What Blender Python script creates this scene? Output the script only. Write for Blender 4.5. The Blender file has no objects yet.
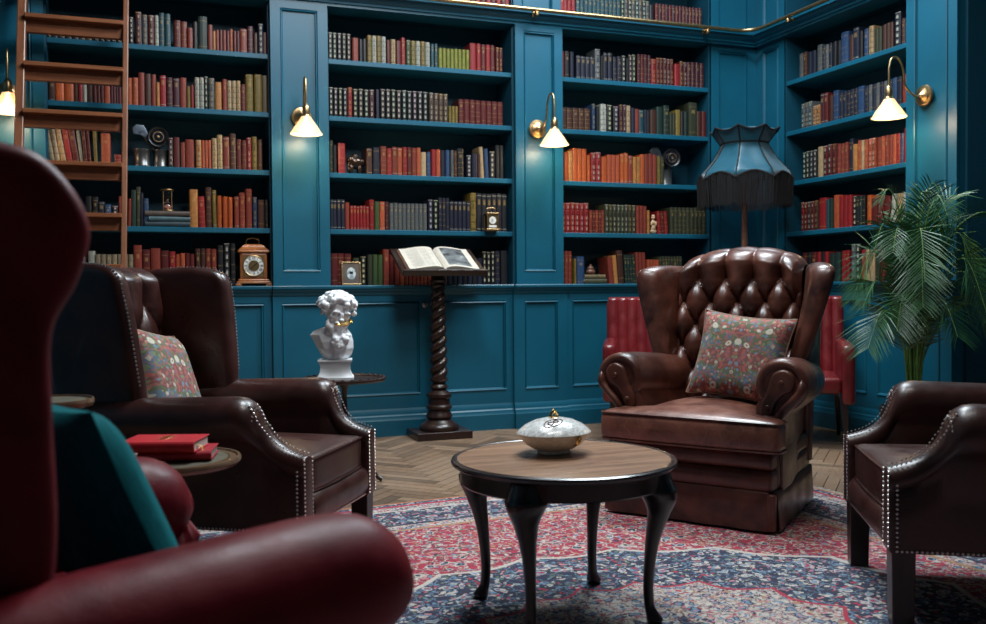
import bpy, bmesh, math, random
from math import sin, cos, pi, radians, sqrt, atan2, exp
from mathutils import Vector, Matrix, noise
C = bpy.context.scene.collection
SC = bpy.context.scene
random.seed(7)

EXPOSURE = 0.0
WORLD = .012
PAINT = (.0025, .092, .153)
BULB = 10; SHADE_E = .3; SCONCE_W = 7
LIGHTS = [
 # name, location, aim, size x, size y, power, colour
 ('ceiling_light_corner', (3.3, -1.5, 4.5), (2.2, -3.0, 0), 1.4, 1.0, 175, (.82, .93, 1.0)),
 ('ceiling_light_left', (1.5, -2.5, 4.5), (.2, -2.8, .6), 1.0, .9, 120, (.85, .94, 1.0)),
 ('ceiling_light_front', (1.8, -4.0, 4.6), (2.0, -.4, 1.4), 1.6, 1.0, 85, (1.0, .96, .92)),
 ('ceiling_light_upper_corner', (4.0, -.9, 4.6), (4.5, -.2, 2.6), .5, .5, 26, (.7, .88, 1.0)),
]
RUG_HX, RUG_HY, RUG_LOC, RUG_ROT = 1.95, 2.1, (1.45, -4.32, 0), 5
CH_A = ((2.585, -2.872), -54.5); CH_B = ((.19, -2.93), 57.2); CH_C = ((2.79, -4.435), -120.5); CH_D = ((-.263, -4.934), 115)
CH_E1 = ((3.33, -.93), -28); CH_E2 = ((4.20, -1.42), -36)
ZB = 1.16; ZD = 1.265
CU_A = ((.10, .02, .725), -20, 6, 0); CU_B = ((.0, .17, .72), -22, 10, 8); CU_D = ((.0, -.16, .675), -24, 0, 0)
TBL = (1.265, -3.945, .52, .37); TBL_ROT = 0
DISH = (1.27, -3.86, .5165)
T_BOOK = ((.055, -3.70), .56); T_BUST = ((1.01, -1.55), .58); T_FAR = ((-.295, -3.58), .745)
BUST_S = .98
LECT = (1.95, -.27, 1.28, 26)
FLAMP = (4.43, -.47)
PALM = (4.40, -2.26)
FRONDS = [(-150, .36, 1.42, .14, 0), (-100, .34, 1.60, .10, 0), (-20, .36, 1.62, .10, 0), (20, .22, 1.66, .08, 0), (170, .30, 1.45, .22, 0), (160, .22, 1.66, .06, 0), (-70, .36, 1.38, .2, 1), (-30, .42, 1.28, .25, 1), (-130, .40, 1.22, .3, 0), (-60, .42, 1.15, .25, 0), (130, .2, 1.55, .1, 0), (-150, .42, 1.02, .3, 0), (-20, .42, 1.08, .35, 0), (-80, .22, 1.68, .06, 0), (-35, .50, 1.50, .02, 0), (-175, .42, 1.10, .2, 0), (-100, .45, .98, .3, 0), (150, .38, 1.28, .3, 0), (-125, .5, 1.40, .28, 0), (-10, .3, 1.45, .3, 0), (-85, .5, 1.22, .35, 0), (60, .25, 1.5, .15, 0), (-165, .5, .92, .35, 0), (-40, .5, .95, .4, 1)]
LADDER_Z = (.30, .61, .925, 1.24, 1.555, 1.873, 2.19, 2.49, 2.80, 3.11)
FRONDS = [(a, b * .86, c, d, e) for a, b, c, d, e in FRONDS]

# ------------------------------------------------------------------ camera
cd = bpy.data.cameras.new('camera'); cam = bpy.data.objects.new('camera', cd); C.objects.link(cam)
cd.sensor_width = 36; cd.lens = 34.0
_r = Vector((0.93861695, -0.34486675, -0.0080714)); _u = Vector((0.01623172, 0.02078129, 0.99965227)); _f = Vector((0.34457909, 0.93842158, -0.02510346))
_m = Matrix((( _r.x, _u.x, -_f.x), (_r.y, _u.y, -_f.y), (_r.z, _u.z, -_f.z))).to_4x4()
cam.matrix_world = Matrix.Translation((0, -6.731, 1.073)) @ _m
cd.clip_start = .05
cd.dof.use_dof = True; cd.dof.focus_distance = 4.4; cd.dof.aperture_fstop = 3.2
SC.camera = cam
SC.view_settings.view_transform = 'Standard'; SC.view_settings.look = 'None'
SC.view_settings.gamma = 1; SC.view_settings.exposure = EXPOSURE
SC.view_settings.use_curve_mapping = False

# ------------------------------------------------------------------ world and room lights
W = bpy.data.worlds.new('world'); SC.world = W; W.use_nodes = True
W.node_tree.nodes['Background'].inputs[0].default_value = (.35, .6, .9, 1)
W.node_tree.nodes['Background'].inputs[1].default_value = WORLD
def area(name, loc, target, sx, sy, power, col, spread=180):
    l = bpy.data.lights.new(name, 'AREA'); l.shape = 'RECTANGLE'; l.size = sx; l.size_y = sy; l.energy = power; l.color = col
    l.spread = radians(spread)
    o = bpy.data.objects.new(name, l); C.objects.link(o); o.location = loc
    o.rotation_euler = (Vector(target) - Vector(loc)).to_track_quat('-Z', 'Y').to_euler()
    return o
for a in LIGHTS: area(*a)

# ------------------------------------------------------------------ node helpers
class NT:
    def __init__(s, name):
        s.m = bpy.data.materials.new(name); s.m.use_nodes = True; s.t = s.m.node_tree; s.b = s.t.nodes['Principled BSDF']; s.tc = None
    def n(s, typ, **kw):
        d = s.t.nodes.new(typ)
        for k, v in kw.items():
            if k.startswith('i_'): d.inputs[k[2:].replace('_', ' ')].default_value = v
            else: setattr(d, k, v)
        return d
    def l(s, a, b): s.t.links.new(a, b)
    def obj(s):
        if not s.tc: s.tc = s.n('ShaderNodeTexCoord')
        return s.tc.outputs['Object']
    def map(s, vec, scale=(1, 1, 1), rot=(0, 0, 0), loc=(0, 0, 0)):
        d = s.n('ShaderNodeMapping'); s.l(vec, d.inputs[0]); d.inputs['Scale'].default_value = scale; d.inputs['Rotation'].default_value = rot; d.inputs['Location'].default_value = loc
        return d.outputs[0]
    def noise(s, vec, scale, detail=4, rough=.5, dist=0):
        d = s.n('ShaderNodeTexNoise'); s.l(vec, d.inputs['Vector']); d.inputs['Scale'].default_value = scale; d.inputs['Detail'].default_value = detail
        d.inputs['Roughness'].default_value = rough; d.inputs['Distortion'].default_value = dist
        return d
    def vor(s, vec, scale, feature='F1', rnd=1):
        d = s.n('ShaderNodeTexVoronoi', feature=feature); s.l(vec, d.inputs['Vector']); d.inputs['Scale'].default_value = scale; d.inputs['Randomness'].default_value = rnd
        return d
    def ramp(s, fac, stops, mode='LINEAR'):
        d = s.n('ShaderNodeValToRGB'); s.l(fac, d.inputs[0]); d.color_ramp.interpolation = mode
        e = d.color_ramp.elements
        while len(e) < len(stops): e.new(.5)
        for i, (p, c) in enumerate(stops):
            e[i].position = p; e[i].color = (*c, 1) if isinstance(c, (tuple, list)) else (c, c, c, 1)
        return d.outputs[0]
    def mix(s, fac, a, b, mode='MIX'):
        d = s.n('ShaderNodeMix', data_type='RGBA', blend_type=mode)
        for v, i in ((fac, 0), (a, 6), (b, 7)):
            if isinstance(v, (int, float)): d.inputs[i].default_value = v
            elif isinstance(v, (tuple, list)): d.inputs[i].default_value = (*v, 1)
            else: s.l(v, d.inputs[i])
        return d.outputs[2]
    def math(s, op, a, b=0, c=0):
        d = s.n('ShaderNodeMath', operation=op)
        for i, v in enumerate((a, b, c)):
            if isinstance(v, (int, float)): d.inputs[i].default_value = v
            else: s.l(v, d.inputs[i])
        return d.outputs[0]
    def bump(s, h, strength=.3, dist=.01):
        d = s.n('ShaderNodeBump'); s.l(h, d.inputs['Height']); d.inputs['Strength'].default_value = strength; d.inputs['Distance'].default_value = dist
        s.l(d.outputs[0], s.b.inputs['Normal'])
    def set(s, **kw):
        for k, v in kw.items():
            i = s.b.inputs[k.replace('_', ' ')]
            if hasattr(v, 'links') or hasattr(v, 'is_linked'): s.l(v, i)
            elif isinstance(v, (tuple, list)): i.default_value = (*v, 1)
            else: i.default_value = v
        return s

def srgb(r, g, b):
    return tuple((c / 255 / 12.92) if c / 255 <= .04045 else ((c / 255 + .055) / 1.055) ** 2.4 for c in (r, g, b))

def plain(name, col, rough=.5, metal=0, var=.25, scale=8, bump=0, coat=0, bscale=60):
    n = NT(name); o = n.obj()
    nz = n.noise(o, scale, 5)
    c = n.mix(n.ramp(nz.outputs[0], [(.3, 0), (.7, 1)]), tuple(x * (1 - var) for x in col), tuple(min(1, x * (1 + var)) for x in col))
    n.set(Base_Color=c, Roughness=rough, Metallic=metal, Coat_Weight=coat)
    if bump: n.bump(n.noise(o, bscale, 3).outputs[0], bump, .003)
    return n.m

def leather(name, c1, c2, rough=.3, patina=.5, worn=None, scratch=False, coat=.3, spec=.5):
    n = NT(name); o = n.obj()
    a = n.noise(o, 3.2, 4, .5, .2); b = n.noise(o, 11, 3, .5)
    f = n.ramp(n.mix(.35, a.outputs[0], b.outputs[0]), [(.38, 0), (.64, 1)])
    c = n.mix(f, c1, c2)
    if worn:
        w = n.noise(n.map(o, (1, 1, 1), loc=(3.1, 1.7, .6)), 4.5, 7, .65, .6)
        c = n.mix(n.math('MULTIPLY', n.ramp(w.outputs[0], [(.42, 0), (.70, 1)]), patina), c, worn)
    if scratch:
        v = n.vor(n.map(o, (14, 40, 14)), 1.0, 'DISTANCE_TO_EDGE'); k = n.ramp(v.outputs[0], [(0, 1), (.018, 0)])
        g = n.noise(o, 5, 3)
        c = n.mix(n.math('MULTIPLY', k, n.ramp(g.outputs[0], [(.5, 0), (.62, .55)])), c, (.42, .26, .18))
    r = n.ramp(b.outputs[0], [(.3, rough - .07), (.75, rough + .12)])
    n.set(Base_Color=c, Roughness=r, Specular_IOR_Level=spec, Coat_Weight=coat, Coat_Roughness=.16)
    v = n.vor(o, 260, 'F1'); h = n.math('ADD', n.math('MULTIPLY', v.outputs[0], .3), n.math('MULTIPLY', n.noise(o, 18, 3, .5).outputs[0], 1.6))
    n.bump(h, .22, .0035)
    return n.m

def wood(name, c1, c2, rough=.35, axis=0, scale=1.0, coat=.3):
    n = NT(name); o = n.obj()
    sc = [9 * scale] * 3; sc[axis] = .8 * scale
    a = n.noise(n.map(o, sc), 4, 8, .6, .5)
    b = n.noise(n.map(o, [x * 6 for x in sc]), 4, 3, .6)
    f = n.ramp(n.mix(.3, a.outputs[0], b.outputs[0]), [(.32, 0), (.66, 1)])
    n.set(Base_Color=n.mix(f, c1, c2), Roughness=rough, Coat_Weight=coat, Coat_Roughness=.2)
    n.bump(b.outputs[0], .12, .002)
    return n.m

def attr_mat(name, attr, rough=.45, emboss=.15):
    n = NT(name); a = n.n('ShaderNodeAttribute', attribute_name=attr)
    nz = n.noise(n.obj(), 35, 5, .6)
    c = n.mix(n.ramp(nz.outputs[0], [(.3, 0), (.75, .5)]), a.outputs['Color'], (0.012, 0.009, 0.008), 'MIX')
    n.set(Base_Color=c, Roughness=rough); n.bump(nz.outputs[0], emboss, .002)
    return n.m

M = {}
M['paint'] = plain('teal_blue_paint', PAINT, .42, var=.10, scale=3, bump=.05, bscale=25)
M['paint_shaded'] = plain('teal_blue_paint_shaded', tuple(x * .62 for x in PAINT), .55, var=.1, scale=3)  # same wall paint, darkened: the shade of shelf interiors put into the colour
M['chest'] = leather('antiqued_brown_leather', (.016, .005, .004), (.10, .030, .018), .36, .6, (.22, .070, .042), coat=.2)
M['chest_seat'] = leather('worn_seat_leather', (.06, .019, .013), (.20, .064, .040), .34, .8, (.34, .145, .095), True)
M['brown'] = leather('dark_brown_leather', (.022, .007, .0055), (.052, .015, .0115), .34, .3, (.09, .028, .02), coat=.12)
M['oxblood'] = leather('oxblood_leather', (.10, .004, .009), (.18, .009, .016), .42, .4, (.27, .018, .026), coat=.0, spec=.18)
M['redlea'] = leather('red_channelled_leather', (.10, .006, .009), (.19, .013, .017), .33, .2, (.25, .02, .02))
M['mahog'] = wood('dark_mahogany', (.009, .004, .003), (.032, .012, .008), .33, 2, 1, .15)
M['ebon'] = wood('near_black_mahogany', (.006, .004, .0038), (.016, .009, .008), .3, 2)
M['tabtop'] = wood('walnut_table_top', (.13, .058, .03), (.46, .26, .15), .34, 0, .9)
M['tabrim'] = wood('dark_table_rim', (.012, .007, .007), (.03, .014, .011), .25, 0, 1, .6)
M['ladder'] = wood('ladder_oak', (.14, .042, .014), (.32, .11, .042), .4, 0, .8)
M['ladderv'] = wood('ladder_rail_oak', (.14, .045, .018), (.30, .11, .048), .4, 2, .8)
M['clockwood'] = wood('clock_fruitwood', (.20, .06, .018), (.42, .15, .045), .3, 2, 1.2)
M['brass'] = plain('aged_brass', (.50, .34, .17), .33, 1, .2, 30)
M['brassd'] = plain('dark_brass', (.40, .26, .12), .35, 1, .3, 30)
M['nail'] = plain('nickel_nailheads', (.75, .70, .66), .28, 1, .1, 90)
M['gold'] = plain('polished_gold', (.90, .62, .25), .2, 1, .1, 50)
M['chrome'] = plain('pewter_knob', (.55, .52, .50), .3, 1, .1, 50)
M['plaster'] = plain('white_plaster', (.78, .80, .82), .45, 0, .06, 12, .1, .2, 90)
M['paper'] = plain('book_paper', (.62, .56, .46), .8, 0, .08, 90)
M['page'] = plain('white_page', (.56, .52, .45), .8, 0, .06, 20)
M['print'] = None
M['black'] = plain('black_enamel', (.012, .012, .014), .35, 0, .3, 20)
M['blackfab'] = plain('black_fringe_thread', (.005, .004, .005), .85, 0, .4, 90)
M['greymetal'] = plain('blue_grey_metal', (.10, .13, .17), .35, .6, .2, 20)
M['drum'] = plain('worn_steel_drum', (.14, .14, .14), .35, .8, .4, 12)
M['ceram'] = None
M['glass'] = NT('clear_glass').set(Base_Color=(1, 1, 1), Roughness=.02, Transmission_Weight=1, IOR=1.45).m
M['lens'] = NT('lens_glass').set(Base_Color=(.01, .012, .018), Roughness=.05, Coat_Weight=1).m
M['ivory'] = plain('ivory_dial', (.72, .72, .68), .4, 0, .08, 20)
M['inkblack'] = plain('ink_black', (.02, .02, .02), .5)
M['redbook'] = plain('red_cloth_cover', (.50, .010, .018), .5, 0, .12, 40, .15, 0, 300)
M['redbook2'] = plain('crimson_cloth_cover', (.36, .010, .022), .5, 0, .12, 40)
M['yellow'] = plain('yellow_ribbon', (.62, .42, .06), .5)
M['stem'] = plain('palm_stem_green', (.10, .22, .05), .5, 0, .3, 30)
M['soil'] = plain('dark_soil', (.02, .014, .01), .9, 0, .4, 40, .6, 0, 50)
M['pot'] = plain('dark_glazed_pot', (.015, .017, .02), .3, 0, .2, 10)
M['book'] = attr_mat('book_cloth_and_leather', 'Col', .42)
M['bulb'] = NT('warm_bulb').set(Base_Color=(1, .8, .5), Emission_Color=(1, .72, .40), Emission_Strength=BULB).m

def shade_mat():
    n = NT('frosted_ribbed_glass')
    n.set(Base_Color=(.80, .66, .46), Roughness=.35, Transmission_Weight=.6, IOR=1.2, Emission_Color=(1, .72, .42), Emission_Strength=SHADE_E)
    n.bump(n.n('ShaderNodeTexNoise').outputs[0], .05, .002)
    return n.m
M['shade'] = shade_mat()

def leaf_mat():
    n = NT('palm_leaf'); o = n.obj()
    a = n.noise(o, 6, 4)
    c = n.mix(n.ramp(a.outputs[0], [(.35, 0), (.7, 1)]), (.012, .062, .030), (.04, .14, .042))
    n.set(Base_Color=c, Roughness=.42, Subsurface_Weight=0)
    return n.m
M['leaf'] = leaf_mat()
def leaf_y():
    n = NT('young_palm_leaf'); n.set(Base_Color=n.mix(n.noise(n.obj(), 9).outputs[0], (.04, .13, .01), (.17, .30, .02)), Roughness=.4); return n.m
M['leafy'] = leaf_y()

def velvet():
    n = NT('teal_velvet'); o = n.obj()
    a = n.noise(n.map(o, (1, 6, 1)), 30, 4, .6)
    n.set(Base_Color=n.mix(a.outputs[0], (.0, .06, .075), (.0, .20, .225)), Roughness=.8, Specular_IOR_Level=.1, Sheen_Weight=.15, Sheen_Tint=(.1, .8, .85))
    n.bump(a.outputs[0], .3, .004)
    return n.m
M['velvet'] = velvet()
def silk():
    n = NT('teal_silk_shade'); o = n.obj()
    a = n.noise(n.map(o, (1, 1, .3)), 25, 3)
    n.set(Base_Color=n.mix(a.outputs[0], (.0, .055, .09), (.0, .10, .16)), Roughness=.4, Sheen_Weight=.3)
    return n.m
M['silk'] = silk()

def tapestry():
    n = NT('woven_floral_tapestry'); o = n.obj()
    sx = n.n('ShaderNodeSeparateXYZ'); n.l(o, sx.inputs[0])
    cm = n.n('ShaderNodeCombineXYZ'); n.l(n.math('ABSOLUTE', sx.outputs[0]), cm.inputs[0]); n.l(sx.outputs[2], cm.inputs[1])
    p = cm.outputs[0]
    nz = n.noise(p, 9, 3)
    pw = n.mix(.06, p, nz.outputs['Color'], 'ADD')
    base = n.ramp(n.noise(n.map(p, loc=(4, 2, 0)), 7, 2).outputs[0], [(.0, (.20, .09, .09)), (.42, (.22, .08, .075)), (.50, (.13, .15, .09)), (.56, (.12, .17, .22))], 'CONSTANT')
    v1 = n.vor(pw, 56); leafc = n.ramp(n.math('FRACT', n.math('MULTIPLY', v1.outputs['Color'], 7.3)), [(0, (.20, .25, .13)), (.2, (.42, .12, .10)), (.42, (.17, .26, .34)), (.62, (.50, .24, .17)), (.75, (.48, .44, .36)), (.9, (.30, .12, .14))], 'CONSTANT')
    c = n.mix(n.ramp(v1.outputs[0], [(.42, 1), (.47, 0)]), base, leafc)
    e = n.vor(n.map(pw, loc=(.7, .2, 0)), 23, 'DISTANCE_TO_EDGE')
    c = n.mix(n.ramp(e.outputs[0], [(.03, .8), (.05, 0)]), c, (.40, .13, .11))
    v2 = n.vor(n.map(pw, loc=(.3, .1, 0)), 13.5, rnd=.9)
    c = n.mix(n.ramp(v2.outputs[0], [(.19, 1), (.24, 0)]), c, (.62, .58, .48))
    c = n.mix(n.ramp(v2.outputs[0], [(.08, 1), (.10, 0)]), c, (.40, .12, .08))
    n.set(Base_Color=c, Roughness=.85)
    n.bump(n.noise(o, 300, 2).outputs[0], .35, .002)
    return n.m
M['tapestry'] = tapestry()

def rug_mat(cx, cy, hx, hy):
    n = NT('persian_rug_pile'); o = n.obj()
    sx = n.n('ShaderNodeSeparateXYZ'); n.l(o, sx.inputs[0])
    ax = n.math('ABSOLUTE', sx.outputs[0]); ay = n.math('ABSOLUTE', sx.outputs[1])
    cm = n.n('ShaderNodeCombineXYZ'); n.l(ax, cm.inputs[0]); n.l(ay, cm.inputs[1]); p = cm.outputs[0]
    nz = n.noise(p, 5, 3); n2_ = n.noise(p, 26, 2); pw = n.mix(.05, n.mix(.08, p, nz.outputs['Color'], 'ADD'), n2_.outputs['Color'], 'ADD')
    def flowers(vec, scale, base, cols, vine, seed):
        q = n.map(vec, loc=(seed, seed * .7, 0))
        e_ = n.vor(n.map(q, loc=(.5, .9, 0)), scale * 1.3, 'DISTANCE_TO_EDGE')
        c = n.mix(n.ramp(e_.outputs[0], [(.03, .8), (.06, 0)]), base, vine)
        e2 = n.vor(n.map(q, loc=(.2, .3, 0)), scale * 2.0, 'DISTANCE_TO_EDGE'); c = n.mix(n.ramp(e2.outputs[0], [(.03, .75), (.06, 0)]), c, (.05, .04, .07))
        v = n.vor(q, scale * 3.3)
        k = n.ramp(n.math('FRACT', n.math('MULTIPLY', v.outputs['Color'], 9.1)), [(i / len(cols), cc) for i, cc in enumerate(cols)], 'CONSTANT')
        c = n.mix(n.ramp(v.outputs[0], [(.36, 1), (.42, 0)]), c, k)
        v2 = n.vor(q, scale * 1.15, rnd=.8)
        c = n.mix(n.ramp(v2.outputs[0], [(.30, 1), (.33, 0)]), c, cols[1])
        c = n.mix(n.ramp(v2.outputs[0], [(.22, 1), (.25, 0)]), c, cols[0])
        c = n.mix(n.ramp(v2.outputs[0], [(.12, 1), (.14, 0)]), c, cols[2])
        return c
    cream = (.56, .50, .44); crim = (.42, .030, .060); navy = (.018, .028, .062); blue = (.16, .27, .38); pink = (.55, .22, .24); grn = (.12, .17, .12); gold = (.42, .24, .12)
    field = flowers(pw, 13, crim, [navy, cream, blue, pink, grn, cream, gold], cream, .3)
    nav = flowers(pw, 14, navy, [blue, cream, crim, pink, cream, grn, navy], blue, 1.3)
    ivo = flowers(pw, 15, cream, [blue, navy, pink, crim, navy, gold, blue], (.28, .06, .10), 2.3)
    # medallion radius with scallops
    an = n.math('ARCTAN2', ay, ax)
    d = n.math('SQRT', n.math('ADD', n.math('POWER', n.math('MULTIPLY', ax, .8), 2), n.math('POWER', ay, 2)))
    rr = n.math('ADD', d, n.math('MULTIPLY', n.math('ABSOLUTE', n.math('SINE', n.math('MULTIPLY', an, 8))), .06))
    c = n.mix(n.math('LESS_THAN', rr, .98), field, cream)
    c = n.mix(n.math('LESS_THAN', rr, .96), c, nav)
    c = n.mix(n.math('LESS_THAN', rr, .56), c, crim)
    c = n.mix(n.math('LESS_THAN', rr, .545), c, ivo)
    c = n.mix(n.math('LESS_THAN', rr, .22), c, nav)
    # corner spandrels
    e = n.math('SUBTRACT', hx, ax); f = n.math('SUBTRACT', hy, ay)
    cr = n.math('SQRT', n.math('ADD', n.math('POWER', n.math('SUBTRACT', hx - .5, ax), 2), n.math('POWER', n.math('SUBTRACT', hy - .5, ay), 2)))
    cr = n.math('ADD', cr, n.math('MULTIPLY', n.math('ABSOLUTE', n.math('SINE', n.math('MULTIPLY', cr, 9))), .0))
    c = n.mix(n.math('LESS_THAN', cr, .55), c, nav)
    # borders
    edge = n.math('MINIMUM', e, f)
    for lim, cc in ((.52, gold), (.50, ivo), (.43, navy), (.41, nav), (.17, cream), (.155, ivo), (.085, crim), (.06, nav), (.02, (.45, .16, .08))):
        c = n.mix(n.math('LESS_THAN', edge, lim), c, cc)
    fz = n.noise(o, 120, 2, .7)
    c = n.mix(n.ramp(fz.outputs[0], [(.35, .28), (.6, 0)]), c, (.10, .07, .07))
    n.set(Base_Color=c, Roughness=.95)
    n.bump(fz.outputs[0], .5, .004)
    return n.m
# ------------------------------------------------------------------ mesh helpers
class MB:
    def __init__(s): s.v = []; s.f = []; s.mi = []; s.col = []
    def add(s, V, F, mi=0, xf=None, col=None):
        b = len(s.v)
        s.v += [tuple(xf @ Vector(v)) if xf else tuple(v) for v in V]
        for f in F:
            s.f.append(tuple(b + i for i in f)); s.mi.append(mi); s.col.append(col)
        return s
    def build(s, name, mats, parent=None, smooth=True, sub=0, bevel=0, bseg=2, angle=None, attr=None, solid=0, loc=None):
        me = bpy.data.meshes.new(name); me.from_pydata(s.v, [], s.f); me.update()
        if not isinstance(mats, (list, tuple)): mats = [mats]
        for m in mats: me.materials.append(m)
        me.polygons.foreach_set('material_index', s.mi)
        if attr:
            ca = me.color_attributes.new(attr, 'FLOAT_COLOR', 'CORNER')
            buf = []
            for f, c in zip(s.f, s.col): buf += list((*c, 1)) * len(f)
            ca.data.foreach_set('color', buf)
        bm = bmesh.new(); bm.from_mesh(me); bmesh.ops.recalc_face_normals(bm, faces=bm.faces); bm.to_mesh(me); bm.free()
        if smooth:
            me.polygons.foreach_set('use_smooth', [True] * len(me.polygons))
            if angle is None: angle = 42
            me.set_sharp_from_angle(angle=radians(angle))
        o = bpy.data.objects.new(name, me); C.objects.link(o)
        if parent: o.parent = parent
        if loc: o.location = loc
        if bevel:
            m = o.modifiers.new('bevel', 'BEVEL'); m.width = bevel; m.segments = bseg; m.limit_method = 'ANGLE'; m.angle_limit = radians(40)
        if solid:
            m = o.modifiers.new('solid', 'SOLIDIFY'); m.thickness = solid; m.offset = 0
        if sub:
            m = o.modifiers.new('sub', 'SUBSURF'); m.levels = sub; m.render_levels = sub
        return o

def box(x0, x1, y0, y1, z0, z1):
    V = [(x, y, z) for z in (z0, z1) for y in (y0, y1) for x in (x0, x1)]
    return V, [(0, 2, 3, 1), (4, 5, 7, 6), (0, 1, 5, 4), (2, 6, 7, 3), (0, 4, 6, 2), (1, 3, 7, 5)]

def rbox(x0, x1, y0, y1, z0, z1, r, n=6, fn=None):
    """box with rounded edges; fn bends each vertex"""
    cx, cy, cz = (x0 + x1) / 2, (y0 + y1) / 2, (z0 + z1) / 2; hx, hy, hz = (x1 - x0) / 2, (y1 - y0) / 2, (z1 - z0) / 2
    r = min(r, hx, hy, hz)
    def axis(h):
        k = [-h + r * (1 - cos(i / 3 * pi / 2)) for i in range(0, 4)] if r > 0 else [-h]
        k = [-h + r * t for t in (0, .12, .4, 1)]
        inner = [(-h + r) + (2 * h - 2 * r) * i / n for i in range(1, n)] if h > r + 1e-6 else []
        return k + inner + [-t for t in reversed(k)] if h > r + 1e-6 else k + [-t for t in reversed(k[:-1])]
    A, B, D = axis(hx), axis(hy), axis(hz)
    idx = {}; V = []; F = []
    def vert(i, j, k):
        key = (i, j, k)
        if key not in idx:
            p = Vector((A[i], B[j], D[k]))
            q = Vector((max(-hx + r, min(hx - r, p.x)), max(-hy + r, min(hy - r, p.y)), max(-hz + r, min(hz - r, p.z))))
            d = p - q
            if d.length > 1e-9: p = q + d.normalized() * r
            p += Vector((cx, cy, cz))
            if fn: p = Vector(fn(p.x, p.y, p.z))
            idx[key] = len(V); V.append(tuple(p))
        return idx[key]
    nA, nB, nD = len(A) - 1, len(B) - 1, len(D) - 1
    for i in range(nA):
        for j in range(nB):
            F.append((vert(i, j, 0), vert(i, j + 1, 0), vert(i + 1, j + 1, 0), vert(i + 1, j, 0)))
            F.append((vert(i, j, nD), vert(i + 1, j, nD), vert(i + 1, j + 1, nD), vert(i, j + 1, nD)))
    for i in range(nA):
        for k in range(nD):
            F.append((vert(i, 0, k), vert(i + 1, 0, k), vert(i + 1, 0, k + 1), vert(i, 0, k + 1)))
            F.append((vert(i, nB, k), vert(i, nB, k + 1), vert(i + 1, nB, k + 1), vert(i + 1, nB, k)))
    for j in range(nB):
        for k in range(nD):
            F.append((vert(0, j, k), vert(0, j, k + 1), vert(0, j + 1, k + 1), vert(0, j + 1, k)))
            F.append((vert(nA, j, k), vert(nA, j + 1, k), vert(nA, j + 1, k + 1), vert(nA, j, k + 1)))
    return V, F

def grid(fn, nu, nv, cu=False, cv=False):
    V = [fn(i / (nu if cu else nu - 1), j / (nv if cv else nv - 1)) for j in range(nv) for i in range(nu)]
    F = []
    for j in range(nv if cv else nv - 1):
        for i in range(nu if cu else nu - 1):
            F.append((j * nu + i, j * nu + (i + 1) % nu, ((j + 1) % nv) * nu + (i + 1) % nu, ((j + 1) % nv) * nu + i))
    return V, F

def loft(rings, cap0=True, cap1=True, closed=True):
    n = len(rings[0]); V = [p for r in rings for p in r]; F = []
    for j in range(len(rings) - 1):
        for i in range(n if closed else n - 1):
            F.append((j * n + i, j * n + (i + 1) % n, (j + 1) * n + (i + 1) % n, (j + 1) * n + i))
    if cap0: F.append(tuple(range(n)))
    if cap1: F.append(tuple((len(rings) - 1) * n + i for i in range(n)))
    return V, F

def lathe(prof, n=24, cx=0, cy=0, cap=True):
    rings = [[(cx + r * cos(2 * pi * i / n), cy + r * sin(2 * pi * i / n), z) for i in range(n)] for r, z in prof]
    return loft(rings, cap, cap)

def tube(path, r, n=8, caps=True, flat=None):
    path = [Vector(p) for p in path]; rings = []
    up = Vector((0, 0, 1)); d0 = (path[1] - path[0]).normalized()
    if abs(d0.z) > .95: up = Vector((1, 0, 0))
    x = d0.cross(up).normalized()
    for i, p in enumerate(path):
        d = (path[min(i + 1, len(path) - 1)] - path[max(i - 1, 0)]).normalized()
        x = (x - d * x.dot(d)).normalized(); y = d.cross(x)
        rad = r[i] if isinstance(r, (list, tuple)) else r
        rings.append([tuple(p + x * (rad * cos(2 * pi * k / n)) + y * (rad * (flat or 1) * sin(2 * pi * k / n))) for k in range(n)])
    return loft(rings, caps, caps)

def crom(pts, per=6, closed=False):
    P = [Vector(p) for p in pts]; n = len(P); out = []
    rng = range(n) if closed else range(n - 1)
    for i in rng:
        p0 = P[(i - 1) % n] if closed or i > 0 else P[0]; p1 = P[i]; p2 = P[(i + 1) % n]; p3 = P[(i + 2) % n] if closed or i + 2 < n else P[-1]
        for k in range(per):
            t = k / per; t2 = t * t; t3 = t2 * t
            out.append(.5 * ((2 * p1) + (-p0 + p2) * t + (2 * p0 - 5 * p1 + 4 * p2 - p3) * t2 + (-p0 + 3 * p1 - 3 * p2 + p3) * t3))
    if not closed: out.append(P[-1])
    return out

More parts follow.
